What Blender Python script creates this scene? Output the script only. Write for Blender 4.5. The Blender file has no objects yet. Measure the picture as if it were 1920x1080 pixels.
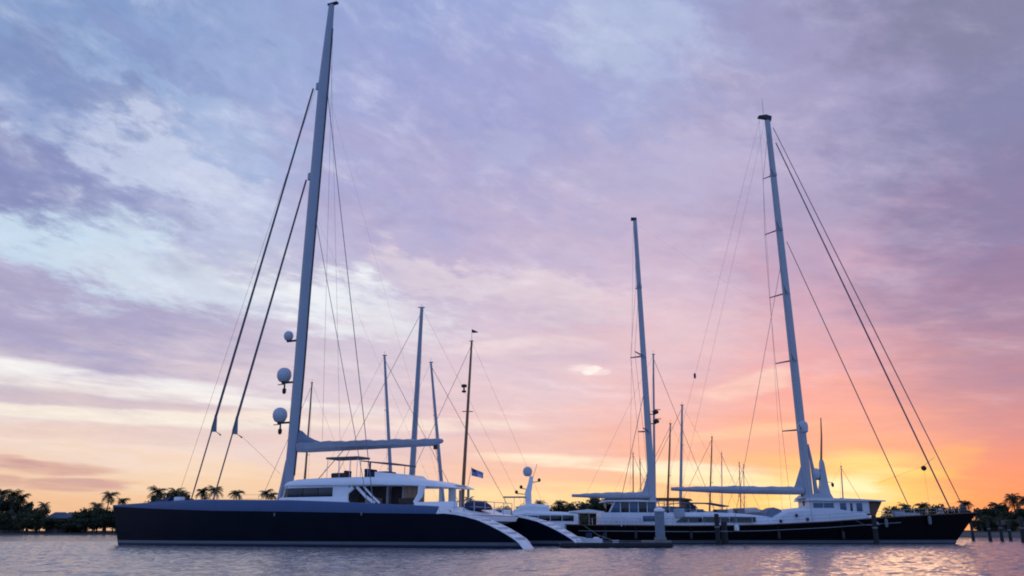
import bpy, bmesh, math, random
from mathutils import Vector, Matrix
R = math.radians
random.seed(7)
SC = bpy.context.scene
COL = SC.collection

# ------------------------------------------------------------------ camera
CAM_H = 1.43
PITCH = math.atan(455.5 / 1600.0)
cam_d = bpy.data.cameras.new('camera')
cam_d.sensor_width = 36.0
cam_d.lens = 30.0
cam_d.clip_start = 0.2
cam_d.clip_end = 20000.0
cam = bpy.data.objects.new('camera', cam_d)
COL.objects.link(cam)
cam.location = (0, 0, CAM_H)
cam.rotation_euler = (math.pi / 2 + PITCH, 0, 0)
SC.camera = cam

# ------------------------------------------------------------------ world: dusk sky
SUN_AZ, SUN_EL = 21.5, 2.5            # degrees, azimuth to the right of straight ahead (+Y)
SC.view_settings.view_transform = 'Standard'
SC.view_settings.look = 'None'
SC.view_settings.gamma = 1.0
SC.view_settings.exposure = 0.0
SC.view_settings.use_curve_mapping = False
SC.cycles.filter_width = 1.9
SC.cycles.max_bounces = 6


def lin(c):
    return tuple(((v / 255.0) / 12.92 if v <= 10.3 else (((v / 255.0) + 0.055) / 1.055) ** 2.4) for v in c)


class NT:
    """tiny helper that writes node trees"""
    def __init__(s, tree):
        s.t = tree

    def n(s, typ, **kw):
        nd = s.t.nodes.new(typ)
        for k, v in kw.items():
            setattr(nd, k, v)
        return nd

    def put(s, sock, v):
        if hasattr(v, 'is_linked'):
            s.t.links.new(v, sock)
        else:
            sock.default_value = v

    def math(s, op, a, b=0.0, c=0.0, clamp=False):
        nd = s.n('ShaderNodeMath', operation=op, use_clamp=clamp)
        s.put(nd.inputs[0], a); s.put(nd.inputs[1], b); s.put(nd.inputs[2], c)
        return nd.outputs[0]

    def vmath(s, op, a, b=(0, 0, 0)):
        nd = s.n('ShaderNodeVectorMath', operation=op)
        s.put(nd.inputs[0], a); s.put(nd.inputs[1], b)
        return nd.outputs[0]

    def comb(s, x, y, z):
        nd = s.n('ShaderNodeCombineXYZ')
        s.put(nd.inputs[0], x); s.put(nd.inputs[1], y); s.put(nd.inputs[2], z)
        return nd.outputs[0]

    def mix(s, f, a, b, blend='MIX'):
        nd = s.n('ShaderNodeMix', data_type='RGBA', blend_type=blend)
        s.put(nd.inputs[0], f)
        s.put(nd.inputs[6], a if hasattr(a, 'is_linked') else (*a[:3], 1))
        s.put(nd.inputs[7], b if hasattr(b, 'is_linked') else (*b[:3], 1))
        return nd.outputs[2]

    def noise(s, vec, scale, detail=4, rough=0.55, dist=0.0, out=0):
        nd = s.n('ShaderNodeTexNoise')
        s.put(nd.inputs['Vector'], vec)
        nd.inputs['Scale'].default_value = scale
        nd.inputs['Detail'].default_value = detail
        nd.inputs['Roughness'].default_value = rough
        nd.inputs['Distortion'].default_value = dist
        return nd.outputs[out]

    def rng(s, v, a, b, c=0.0, d=1.0, smooth=True):
        nd = s.n('ShaderNodeMapRange', interpolation_type='SMOOTHSTEP' if smooth else 'LINEAR')
        s.put(nd.inputs[0], v)
        for i, q in enumerate((a, b, c, d)):
            nd.inputs[i + 1].default_value = q
        return nd.outputs[0]


def build_world():
    w = bpy.data.worlds.new('World'); SC.world = w; w.use_nodes = True
    t = w.node_tree; t.nodes.clear(); N = NT(t)
    geo = N.n('ShaderNodeTexCoord').outputs['Generated']
    sep = N.n('ShaderNodeSeparateXYZ'); t.links.new(geo, sep.inputs[0])
    X, Y, Z = sep.outputs
    az = N.math('MULTIPLY', N.math('ARCTAN2', X, Y), 180 / math.pi)
    el = N.math('MULTIPLY', N.math('ARCSINE', Z), 180 / math.pi)
    # cloud-sheet coordinates: the clouds lie on a high horizontal layer
    # (10 degrees of azimuth per unit; heights crowd together towards the horizon, where the layer is seen edge on)
    hl = N.math('SQRT', N.math('MAXIMUM', N.math('SUBTRACT', 1.0, N.math('MULTIPLY', Z, Z)), 1e-4))
    hx = N.math('MULTIPLY', N.math('DIVIDE', X, hl), 5.73)
    hy = N.math('MULTIPLY', N.math('DIVIDE', Y, hl), 5.73)
    fe = N.math('MULTIPLY', N.math('LOGARITHM', N.math('ADD', N.math('MAXIMUM', el, 0.0), 4.5), math.e), 6.4)
    # streets of cloud run from upper left to lower right
    sv = N.comb(hx, hy, N.math('MULTIPLY_ADD', hx, 0.42, fe))
    big = N.noise(sv, 0.55, 3, 0.5)
    med = N.noise(sv, 1.35, 6, 0.58, 0.5)
    fine = N.noise(sv, 5.2, 6, 0.62, 0.35)
    warp = N.n('ShaderNodeTexNoise'); t.links.new(sv, warp.inputs[0])
    warp.inputs['Scale'].default_value = 1.25; warp.inputs['Detail'].default_value = 6; warp.inputs['Roughness'].default_value = 0.6
    wv = N.vmath('SUBTRACT', warp.outputs['Color'], (0.5, 0.5, 0.5))
    wsep = N.n('ShaderNodeSeparateXYZ'); t.links.new(wv, wsep.inputs[0])
    # the warp shrinks towards the horizon, where the layer is seen edge on
    k = N.rng(el, 0.0, 22.0, 0.10, 1.0, False)
    azw = N.math('ADD', az, N.math('MULTIPLY', N.math('MULTIPLY', wsep.outputs[0], k), 22.0))
    elw = N.math('ADD', el, N.math('MULTIPLY', N.math('MULTIPLY', wsep.outputs[1], k), 13.0))
    w2 = N.n('ShaderNodeTexNoise'); t.links.new(sv, w2.inputs[0])
    w2.inputs['Scale'].default_value = 5.5; w2.inputs['Detail'].default_value = 5; w2.inputs['Roughness'].default_value = 0.62
    w2s = N.n('ShaderNodeSeparateXYZ'); t.links.new(N.vmath('SUBTRACT', w2.outputs['Color'], (0.5, 0.5, 0.5)), w2s.inputs[0])
    azw = N.math('ADD', azw, N.math('MULTIPLY', N.math('MULTIPLY', w2s.outputs[0], k), 8.0))
    elw = N.math('ADD', elw, N.math('MULTIPLY', N.math('MULTIPLY', w2s.outputs[1], k), 5.0))
    elw = N.math('MAXIMUM', elw, 0.0)
    # sky colour by height, for several compass directions
    ELS = [0, 1.6, 3.2, 5, 7.5, 10, 13, 16, 20, 24, 29, 35, 60, 90]
    BLUE = [(120, 150, 205)] * 3
    back = [(147, 173, 235), (145, 174, 238), (143, 175, 240), (141, 175, 242), (139, 175, 243), (137, 174, 243), (134, 172, 242),
            (131, 169, 241), (128, 166, 239), (125, 163, 236), (121, 159, 232), (118, 155, 228), (111, 147, 220), (104, 138, 210)]
    COLS = {
        -60: [(206, 178, 172), (210, 186, 178), (208, 190, 186), (202, 190, 196), (194, 186, 202), (186, 182, 206), (176, 178, 208), (166, 174, 210), (154, 168, 210), (146, 163, 209), (136, 156, 206), (128, 150, 203), (118, 143, 200), (112, 138, 196)],
        -31: [(236, 180, 140), (240, 192, 152), (243, 206, 176), (240, 216, 202), (216, 202, 206), (196, 184, 204), (178, 172, 204), (182, 192, 218), (148, 160, 204), (138, 158, 206), (122, 150, 200), (98, 138, 196), (110, 142, 200), (112, 138, 196)],
        -20: [(238, 184, 142), (243, 198, 156), (245, 214, 184), (240, 216, 206), (222, 204, 208), (204, 188, 206), (188, 178, 206), (196, 198, 218), (176, 182, 218), (160, 172, 214), (146, 166, 212), (132, 156, 207), (116, 144, 201), (112, 138, 196)],
        -10: [(246, 200, 150), (246, 208, 166), (243, 206, 188), (232, 204, 202), (226, 202, 210), (212, 196, 212), (206, 194, 214), (192, 182, 212), (176, 170, 209), (164, 164, 209), (150, 158, 210), (140, 156, 210), (118, 144, 201), (112, 138, 196)],
        0: [(252, 214, 146), (250, 208, 160), (247, 196, 168), (240, 194, 182), (232, 196, 198), (224, 196, 206), (212, 190, 210), (200, 180, 208), (182, 170, 207), (166, 162, 207), (152, 156, 208), (146, 160, 213), (120, 145, 201), (112, 138, 196)],
        10: [(254, 206, 124), (252, 200, 138), (250, 188, 150), (246, 180, 160), (238, 182, 178), (230, 186, 192), (222, 188, 202), (208, 182, 206), (192, 176, 207), (172, 168, 208), (158, 164, 210), (152, 166, 214), (120, 145, 201), (112, 138, 196)],
        20: [(255, 214, 122), (255, 206, 118), (253, 188, 120), (250, 170, 134), (240, 160, 148), (228, 158, 164), (208, 160, 182), (190, 158, 190), (172, 156, 194), (162, 155, 197), (156, 150, 194), (148, 148, 194), (120, 145, 201), (112, 138, 196)],
        31: [(248, 140, 92), (246, 142, 104), (234, 140, 122), (216, 138, 138), (192, 134, 150), (172, 130, 158), (154, 122, 160), (140, 120, 164), (132, 124, 168), (128, 128, 172), (130, 128, 166), (120, 124, 162), (116, 140, 196), (112, 138, 196)],
        60: [(214, 156, 148), (212, 158, 154), (206, 160, 164), (198, 160, 174), (186, 158, 184), (176, 156, 190), (166, 155, 195), (158, 154, 198), (150, 153, 200), (144, 152, 202), (136, 150, 203), (128, 147, 202), (118, 143, 200), (112, 138, 196)],
        120: back, -120: back,
    }
    fac = N.math('DIVIDE', elw, 90.0)
    col = None
    keys = sorted(COLS)
    prev = None
    for a in keys:
        rp = N.n('ShaderNodeValToRGB'); cr = rp.color_ramp; cr.interpolation = 'EASE' if False else 'LINEAR'
        t.links.new(fac, rp.inputs[0])
        while len(cr.elements) > 1:
            cr.elements.remove(cr.elements[-1])
        for i, (e, c) in enumerate(zip(ELS, COLS[a])):
            el_ = cr.elements[0] if i == 0 else cr.elements.new(e / 90.0)
            el_.position = e / 90.0
            el_.color = (*lin(c), 1)
        if col is None:
            col = rp.outputs[0]
        else:
            col = N.mix(N.rng(azw, prev, a), col, rp.outputs[0])
        prev = a
    # individual banks, gaps and streaks of cloud (azimuth, elevation, half width, half height, tilt, colour, strength)
    pos = N.comb(azw, elw, 0.0)
    # near the horizon the streaks keep a crisper outline
    pos2 = N.comb(N.math('ADD', az, N.math('MULTIPLY', wsep.outputs[0], 7.0)), N.math('ADD', el, N.math('MULTIPLY', wsep.outputs[1], 0.9)), 0.0)
    banks = BANKS
    for (a, e, hw, hh, tilt, c, s, crisp) in banks:
        m = N.n('ShaderNodeMapping', vector_type='TEXTURE')
        t.links.new(pos2 if crisp else pos, m.inputs[0])
        m.inputs['Location'].default_value = (a, e, 0)
        m.inputs['Rotation'].default_value = (0, 0, R(tilt))
        m.inputs['Scale'].default_value = (hw, hh, 1)
        g = N.n('ShaderNodeTexGradient', gradient_type='SPHERICAL'); t.links.new(m.outputs[0], g.inputs[0])
        f = N.rng(g.outputs[1], 0.0, 0.5 if crisp else 0.8, 0.0, s)
        if crisp:
            f = N.math('MULTIPLY', f, N.rng(med, 0.30, 0.62, 0.35, 1.0))
        col = N.mix(f, col, lin(c))
    # mottled texture of the layer: lit thin parts and greyer thick parts
    amount = N.math('MULTIPLY', N.rng(az, -35, 34, 1.0, 0.42), N.rng(el, 0.5, 9.0, 0.25, 1.0))
    hi = N.math('MULTIPLY', N.math('MULTIPLY', N.rng(med, 0.50, 0.76), N.rng(fine, 0.30, 0.72, 0.25, 1.0)), amount)
    lo = N.math('MULTIPLY', N.math('MULTIPLY', N.rng(med, 0.52, 0.28), N.rng(big, 0.30, 0.65, 0.4, 1.0)), amount)
    col = N.mix(N.math('MULTIPLY', hi, 0.75), col, N.mix(0.5, N.mix(1.0, col, (1.32, 1.30, 1.22), 'MULTIPLY'), lin((226, 224, 234))))
    col = N.mix(N.math('MULTIPLY', lo, 0.62), col, N.mix(1.0, col, (0.78, 0.76, 0.87), 'MULTIPLY'))
    fm = N.rng(fine, 0.25, 0.75, -0.5, 0.5, False)
    col = N.mix(1.0, col, N.comb(*[N.math('MULTIPLY_ADD', N.math('MULTIPLY', fm, amount), 0.13, 1.0)] * 3), 'MULTIPLY')
    hs = N.n('ShaderNodeHueSaturation'); t.links.new(N.rng(el, 3.0, 13.0, 1.0, 0.90), hs.inputs['Saturation']); t.links.new(col, hs.inputs['Color']); col = hs.outputs[0]
    # below the horizon: dark water-grey
    col = N.mix(N.rng(el, -1.5, -0.2), lin((120, 112, 125)), col)
    bg = N.n('ShaderNodeBackground'); t.links.new(col, bg.inputs[0]); bg.inputs[1].default_value = 1.02
    sky = N.n('ShaderNodeTexSky', sky_type='NISHITA', sun_disc=False)
    sky.sun_elevation = R(SUN_EL); sky.sun_rotation = R(SUN_AZ); sky.altitude = 0; sky.air_density = 1.0; sky.dust_density = 1.5
    bg2 = N.n('ShaderNodeBackground'); t.links.new(sky.outputs[0], bg2.inputs[0]); bg2.inputs[1].default_value = 0.005
    add = N.n('ShaderNodeAddShader'); t.links.new(bg.outputs[0], add.inputs[0]); t.links.new(bg2.outputs[0], add.inputs[1])
    out = N.n('ShaderNodeOutputWorld'); t.links.new(add.outputs[0], out.inputs[0])
    w.cycles.sampling_method = 'MANUAL'; w.cycles.sample_map_resolution = 512


BANKS = [
    # a, e, half width, half height, tilt, colour, strength, crisp
    (-28, 16.2, 13, 3.6, -10, (194, 216, 236), 1.0, 0),     # pale blue gap on the left
    (-21, 15.0, 11, 3.0, -6, (206, 214, 230), 0.75, 0),
    (-25, 22.5, 10, 3.4, -18, (196, 206, 232), 0.85, 0),
    (-23, 26.0, 11, 2.6, -20, (152, 180, 222), 0.5, 0),
    (-34, 20.5, 11, 3.4, -8, (126, 134, 186), 0.9, 0),        # violet bank
    (-31, 26.0, 9, 2.6, -8, (112, 132, 186), 0.6, 0),
    (-24, 29.0, 9, 2.2, -16, (124, 140, 196), 0.45, 0),
    (-29, 12.4, 16, 3.2, -4, (166, 158, 196), 0.85, 0),
    (-12.5, 14.6, 8, 3.0, -8, (232, 236, 242), 1.0, 0),        # bright break beside the mast
    (-8.0, 12.6, 7, 1.8, -6, (230, 226, 232), 0.55, 0),
    (-4.5, 16.6, 8, 1.8, -4, (228, 214, 220), 0.55, 0),
    (3.0, 14.8, 9, 2.0, -8, (228, 210, 216), 0.55, 0),
    (-1.5, 25.5, 5, 4.0, 20, (178, 184, 218), 0.35, 0),
    (8.0, 33.0, 10, 4.0, -10, (178, 192, 224), 0.6, 0),
    (14, 24.0, 12, 3.2, -10, (200, 184, 212), 0.35, 0),
    (-5.5, 23.5, 12, 3.0, -12, (168, 160, 206), 0.4, 0),
    (5.3, 10.3, 1.0, 0.40, 6, (255, 242, 234), 0.9, 1), (4.5, 10.45, 1.6, 0.30, -8, (246, 224, 220), 0.7, 1), (6.3, 10.2, 1.1, 0.25, 10, (244, 220, 216), 0.6, 1),          # small bright spot
    (2.0, 12.0, 6.5, 0.8, 4, (240, 218, 218), 0.55, 1),
    (16.0, 9.0, 4.0, 1.0, 12, (246, 206, 190), 0.6, 1),
    (-27, 8.9, 13, 0.8, -2, (240, 236, 236), 0.95, 1),          # long pale streaks low on the left
    (-20, 8.0, 17, 0.55, -2, (242, 234, 230), 0.95, 1),
    (-26, 6.7, 16, 0.6, -1, (246, 234, 220), 0.95, 1),
    (-10, 6.9, 15, 0.6, -1, (248, 228, 214), 0.8, 1),
    (-17, 11.0, 8, 0.8, -3, (226, 214, 224), 0.5, 1),
    (-27, 7.5, 12, 0.45, -1, (206, 180, 190), 0.55, 1),
    (-24, 5.6, 14, 0.7, 0, (226, 192, 182), 0.45, 1),
    (7.0, 4.2, 11, 0.62, -3.5, (255, 234, 206), 1.0, 1),     # cream streak over the middle boats
    (14, 3.2, 8, 0.8, -3, (255, 236, 190), 0.8, 1),
    (2, 2.3, 10, 0.9, 0, (255, 226, 160), 0.6, 1),
    (14.5, 6.0, 7, 0.45, 5, (252, 200, 160), 0.6, 1),
    (-27.8, 3.55, 4.2, 0.55, 1, (206, 156, 148), 0.8, 1),       # small mauve clouds on the left
    (-30.5, 3.75, 2.4, 0.5, 0, (196, 150, 152), 0.7, 1),
    (-26.6, 2.65, 3.6, 0.5, -1, (200, 152, 150), 0.8, 1),
    (-30.6, 2.7, 1.8, 0.5, 0, (200, 156, 150), 0.7, 1),
    (21.5, 2.4, 7.0, 2.7, 0, (255, 212, 136), 0.95, 1),           # glow where the sun went down
    (20.5, 2.0, 4.5, 1.8, 0, (255, 236, 188), 0.95, 1),
    (24.5, 2.6, 5.5, 1.4, 30, (255, 190, 92), 0.5, 1),
    (30, 2.2, 7, 2.4, 0, (252, 146, 94), 0.4, 1),
]
build_world()

sun_d = bpy.data.lights.new('sun', 'SUN')
sun_d.energy = 0.09; sun_d.angle = R(12.0); sun_d.color = (1.0, 0.62, 0.34)
sun = bpy.data.objects.new('sun', sun_d); COL.objects.link(sun)
sd = Vector((math.sin(R(SUN_AZ)) * math.cos(R(SUN_EL)), math.cos(R(SUN_AZ)) * math.cos(R(SUN_EL)), math.sin(R(SUN_EL))))
sun.rotation_euler = sd.to_track_quat('Z', 'Y').to_euler()
sun.location = sd * 300


# ------------------------------------------------------------------ materials
MATS = {}


def mat(name, color, rough=0.45, metal=0.0, var=0.10, scale=1.5, spec=0.5, bump=0.0, bscale=20.0, coat=0.0):
    m = bpy.data.materials.new(name); m.use_nodes = True
    t = m.node_tree; N = NT(t)
    b = t.nodes['Principled BSDF']
    oc = N.n('ShaderNodeTexCoord').outputs['Object']
    nz = N.noise(oc, scale, 5, 0.6)
    f = N.rng(nz, 0.25, 0.75, 1 - var, 1 + var, False)
    c = N.mix(1.0, color, N.comb(f, f, f), 'MULTIPLY')
    t.links.new(c, b.inputs['Base Color'])
    t.links.new(N.rng(N.noise(oc, scale * 3, 4), 0.3, 0.7, max(0.02, rough - 0.06), rough + 0.08, False), b.inputs['Roughness'])
    b.inputs['Metallic'].default_value = metal
    b.inputs['Specular IOR Level'].default_value = spec
    b.inputs['Coat Weight'].default_value = coat
    if bump > 0:
        bp = N.n('ShaderNodeBump'); bp.inputs['Strength'].default_value = bump; bp.inputs['Distance'].default_value = 0.02
        t.links.new(N.noise(oc, bscale, 4), bp.inputs['Height']); t.links.new(bp.outputs[0], b.inputs['Normal'])
    MATS[name] = m
    return m


def wood(name, c1, c2, scale=(1, 9, 9), rough=0.5):
    m = bpy.data.materials.new(name); m.use_nodes = True
    t = m.node_tree; N = NT(t); b = t.nodes['Principled BSDF']
    oc = N.n('ShaderNodeTexCoord').outputs['Object']
    mp = N.n('ShaderNodeMapping'); t.links.new(oc, mp.inputs[0]); mp.inputs['Scale'].default_value = scale
    nz = N.noise(mp.outputs[0], 1.5, 6, 0.6, 0.6)
    t.links.new(N.mix(N.rng(nz, 0.3, 0.7), c1, c2), b.inputs['Base Color'])
    b.inputs['Roughness'].default_value = rough
    MATS[name] = m
    return m


mat('navy_hull', (0.0025, 0.005, 0.013), 0.16, var=0.2, scale=0.4, spec=0.07)
mat('navy_bottom', (0.012, 0.022, 0.050), 0.4, var=0.2, scale=0.6, spec=0.3)
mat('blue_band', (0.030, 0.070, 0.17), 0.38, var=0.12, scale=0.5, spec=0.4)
mat('boot_stripe', (0.10, 0.115, 0.135), 0.4, var=0.15, scale=0.7)
mat('white_paint', (0.82, 0.83, 0.85), 0.32, var=0.05, scale=0.8)
mat('ketch_white', (0.66, 0.68, 0.73), 0.36, var=0.08, scale=0.9)
mat('grey_deck', (0.42, 0.44, 0.47), 0.6, var=0.12, scale=1.2)
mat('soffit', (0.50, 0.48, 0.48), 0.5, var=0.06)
mat('mast_grey', (0.30, 0.345, 0.41), 0.38, var=0.06, scale=0.3)
mat('mast_white', (0.36, 0.385, 0.43), 0.38, var=0.06, scale=0.3)
mat('sail_cover', (0.36, 0.39, 0.45), 0.8, var=0.12, scale=1.3, bump=0.4, bscale=5)
mat('sail_dark', (0.17, 0.21, 0.28), 0.85, var=0.15, scale=1.6, bump=0.4, bscale=5)
mat('stay_grey', (0.10, 0.11, 0.14), 0.5, var=0.1)
mat('wire', (0.16, 0.16, 0.18), 0.4, metal=0.6, var=0.1)
mat('steel', (0.5, 0.5, 0.52), 0.25, metal=0.9, var=0.06)
mat('dark_trim', (0.02, 0.021, 0.025), 0.5, var=0.2)
mat('cushion_navy', (0.018, 0.028, 0.075), 0.85, var=0.2, scale=3)
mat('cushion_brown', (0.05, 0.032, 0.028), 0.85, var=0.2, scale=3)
mat('window_glass', (0.010, 0.012, 0.016), 0.06, var=0.1, spec=0.6)
mat('window_blue', (0.035, 0.085, 0.16), 0.08, var=0.15, spec=0.6)
mat('radome', (0.46, 0.50, 0.56), 0.5, var=0.05)
mat('black_hull', (0.004, 0.0035, 0.005), 0.2, var=0.2, scale=0.4, spec=0.07)
mat('flag_blue', (0.20, 0.27, 0.46), 0.8, var=0.15, scale=3)
mat('flag_dark', (0.05, 0.06, 0.16), 0.8, var=0.2, scale=6)
mat('flag_pale', (0.45, 0.52, 0.66), 0.8, var=0.1, scale=3)
mat('flag_red', (0.35, 0.03, 0.04), 0.8, var=0.1, scale=3)
mat('piling_grey', (0.17, 0.21, 0.26), 0.75, var=0.28, scale=2.5, bump=0.5, bscale=9)
mat('piling_dark', (0.022, 0.020, 0.022), 0.85, var=0.35, scale=3.0, bump=0.7, bscale=12)
mat('concrete', (0.20, 0.19, 0.18), 0.85, var=0.25, scale=2.0, bump=0.4, bscale=14)
mat('float_dark', (0.020, 0.022, 0.030), 0.8, var=0.3, scale=1.5)
mat('sand', (0.085, 0.075, 0.07), 0.95, var=0.25, scale=0.15, bump=0.5, bscale=2)
mat('soil', (0.035, 0.042, 0.022), 0.95, var=0.35, scale=0.08, bump=0.5, bscale=1)
mat('trunk', (0.055, 0.042, 0.032), 0.9, var=0.35, scale=1.5, bump=0.7, bscale=5)
mat('roof_blue', (0.05, 0.07, 0.11), 0.6, var=0.15)
mat('roof_grey', (0.12, 0.11, 0.12), 0.7, var=0.2)
mat('wall_dim', (0.07, 0.068, 0.07), 0.85, var=0.15, scale=0.6)
mat('thatch', (0.09, 0.065, 0.04), 0.95, var=0.4, scale=2, bump=0.8, bscale=8)
mat('anchor_ball', (0.012, 0.011, 0.012), 0.8, var=0.2)
mat('canvas_dim', (0.13, 0.12, 0.13), 0.85, var=0.15, scale=2)
mat('rubber', (0.16, 0.17, 0.19), 0.6, var=0.1)
mat('green_buoy', (0.03, 0.10, 0.06), 0.5, var=0.2)
mat('tread', (0.62, 0.58, 0.58), 0.7, var=0.15, scale=2.0)
wood('teak', (0.30, 0.22, 0.17), (0.20, 0.14, 0.11), (1, 14, 14), 0.7)
wood('brown_wood', (0.16, 0.085, 0.045), (0.08, 0.04, 0.022), (6, 6, 1))
wood('warm_wood', (0.52, 0.33, 0.20), (0.36, 0.21, 0.12), (6, 6, 1))
wood('varnish', (0.30, 0.14, 0.05), (0.17, 0.07, 0.025), (5, 5, 0.4), 0.3)  # real varnish; on the far masts its brown stands in for glare
wood('plank_grey', (0.24, 0.22, 0.20), (0.15, 0.14, 0.13), (1, 8, 8), 0.8)


def leaf_mat(name, c1, c2):
    m = bpy.data.materials.new(name); m.use_nodes = True
    t = m.node_tree; N = NT(t); b = t.nodes['Principled BSDF']
    oc = N.n('ShaderNodeTexCoord').outputs['Object']
    t.links.new(N.mix(N.rng(N.noise(oc, 0.8, 3), 0.35, 0.65), c1, c2), b.inputs['Base Color'])
    b.inputs['Roughness'].default_value = 0.55
    tr = N.n('ShaderNodeBsdfTranslucent'); tr.inputs[0].default_value = (c1[0] * 1.5, c1[1] * 1.5, c1[2], 1)
    mx = N.n('ShaderNodeMixShader'); mx.inputs[0].default_value = 0.2
    t.links.new(b.outputs[0], mx.inputs[1]); t.links.new(tr.outputs[0], mx.inputs[2])
    t.links.new(mx.outputs[0], t.nodes['Material Output'].inputs[0])
    MATS[name] = m


leaf_mat('palm_leaf', (0.035, 0.055, 0.020), (0.022, 0.036, 0.014))
leaf_mat('leaf_dark', (0.030, 0.052, 0.024), (0.018, 0.032, 0.016))
leaf_mat('leaf_olive', (0.055, 0.062, 0.022), (0.034, 0.040, 0.016))


def water_mat():
    m = bpy.data.materials.new('water'); m.use_nodes = True
    t = m.node_tree; N = NT(t); b = t.nodes['Principled BSDF']
    oc = N.n('ShaderNodeTexCoord').outputs['Object']
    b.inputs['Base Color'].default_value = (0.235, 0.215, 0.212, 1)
    b.inputs['IOR'].default_value = 1.333
    b.inputs['Roughness'].default_value = 0.10
    mp = N.n('ShaderNodeMapping'); t.links.new(oc, mp.inputs[0])
    mp.inputs['Rotation'].default_value = (0, 0, R(24)); mp.inputs['Scale'].default_value = (1.0, 1.5, 1)
    h = N.math('ADD', N.math('MULTIPLY', N.noise(mp.outputs[0], 0.6, 2, 0.55), 0.08),
               N.math('MULTIPLY', N.noise(mp.outputs[0], 2.8, 3, 0.6, 0.4), 0.075))
    bp = N.n('ShaderNodeBump'); bp.inputs['Strength'].default_value = 1.0; bp.inputs['Distance'].default_value = 1.0
    t.links.new(h, bp.inputs['Height']); t.links.new(bp.outputs[0], b.inputs['Normal'])
    MATS['water'] = m


water_mat()


# ------------------------------------------------------------------ mesh helpers
class MB:
    def __init__(s):
        s.v = []; s.f = []; s.m = []

    def add(s, vs, fs, mi=0):
        o = len(s.v)
        s.v += [tuple(p) for p in vs]
        s.f += [tuple(i + o for i in f) for f in fs]
        s.m += [mi] * len(fs)
        return s

    def box(s, x0, x1, y0, y1, z0, z1, bev=0.0, mi=0):
        if bev > 0:
            bm = bmesh.new()
            bmesh.ops.create_cube(bm, size=1)
            for q in bm.verts:
                q.co = ((x0 + x1) / 2 + q.co.x * (x1 - x0), (y0 + y1) / 2 + q.co.y * (y1 - y0), (z0 + z1) / 2 + q.co.z * (z1 - z0))
            bmesh.ops.bevel(bm, geom=list(bm.edges), offset=bev, segments=2, affect='EDGES', profile=0.6)
            bm.verts.index_update()
            s.add([q.co for q in bm.verts], [[q.index for q in f.verts] for f in bm.faces], mi)
            bm.free()
            return s
        vs = [(x, y, z) for z in (z0, z1) for y in (y0, y1) for x in (x0, x1)]
        return s.add(vs, [(0, 2, 3, 1), (4, 5, 7, 6), (0, 1, 5, 4), (2, 6, 7, 3), (0, 4, 6, 2), (1, 3, 7, 5)], mi)

    def prism(s, poly, y0, y1, mi=0, axis='y'):
        """polygon in (x, z) carried from y0 to y1"""
        n = len(poly)
        vs = [(x, y0, z) for x, z in poly] + [(x, y1, z) for x, z in poly]
        fs = [tuple(range(n))[::-1] if False else tuple(range(n)), tuple(range(2 * n - 1, n - 1, -1))]
        fs += [(i, i + n, (i + 1) % n + n, (i + 1) % n) for i in range(n)]
        return s.add(vs, fs, mi)

    def tube(s, pts, rad, seg=8, flat=1.0, cap=True, mi=0):
        """pts list of 3-vectors, rad number or list; flat < 1 thins it sideways (local y)"""
        pts = [Vector(p) for p in pts]
        if not hasattr(rad, '__len__'):
            rad = [rad] * len(pts)
        vs = []; fs = []
        n = len(pts)
        for i, p in enumerate(pts):
            d = (pts[min(i + 1, n - 1)] - pts[max(i - 1, 0)]).normalized()
            a = Vector((0, 1, 0))
            if abs(d.dot(a)) > 0.95:
                a = Vector((1, 0, 0))
            e1 = d.cross(a).normalized(); e2 = d.cross(e1).normalized()
            for k in range(seg):
                th = 2 * math.pi * k / seg
                vs.append(p + e1 * math.cos(th) * rad[i] + e2 * math.sin(th) * rad[i] * flat)
        for i in range(n - 1):
            for k in range(seg):
                k2 = (k + 1) % seg
                fs.append((i * seg + k, i * seg + k2, (i + 1) * seg + k2, (i + 1) * seg + k))
        if cap:
            fs.append(tuple(range(seg))[::-1]); fs.append(tuple((n - 1) * seg + k for k in range(seg)))
        return s.add(vs, fs, mi)

    def lathe(s, c, prof, seg=16, mi=0):
        """prof: list of (radius, z) turned about the vertical through c"""
        vs = []; fs = []
        for r_, z in prof:
            for k in range(seg):
                th = 2 * math.pi * k / seg
                vs.append((c[0] + r_ * math.cos(th), c[1] + r_ * math.sin(th), c[2] + z))
        for i in range(len(prof) - 1):
            for k in range(seg):
                k2 = (k + 1) % seg
                fs.append((i * seg + k, i * seg + k2, (i + 1) * seg + k2, (i + 1) * seg + k))
        fs.append(tuple(range(seg))[::-1]); fs.append(tuple((len(prof) - 1) * seg + k for k in range(seg)))
        return s.add(vs, fs, mi)

    def grid(s, rows, mi=0, close=False):
        """rows: list of equally long point lists"""
        n = len(rows[0]); vs = [p for r_ in rows for p in r_]; fs = []
        for i in range(len(rows) - 1):
            for k in range(n if close else n - 1):
                k2 = (k + 1) % n
                fs.append((i * n + k, i * n + k2, (i + 1) * n + k2, (i + 1) * n + k))
        return s.add(vs, fs, mi)

    def build(s, name, material, parent=None, loc=None, rz=0.0, smooth=35):
        me = bpy.data.meshes.new(name)
        me.from_pydata(s.v, [], s.f)
        bm = bmesh.new(); bm.from_mesh(me)
        bmesh.ops.remove_doubles(bm, verts=bm.verts, dist=1e-5)
        bmesh.ops.recalc_face_normals(bm, faces=bm.faces)
        bm.to_mesh(me); bm.free()
        me.materials.append(MATS[material])
        if smooth:
            for p in me.polygons:
                p.use_smooth = True
            me.set_sharp_from_angle(angle=R(smooth))
        o = bpy.data.objects.new(name, me); COL.objects.link(o)
        if parent is not None:
            o.parent = parent
        if loc is not None:
            o.location = loc
        o.rotation_euler.z = rz
        return o


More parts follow.
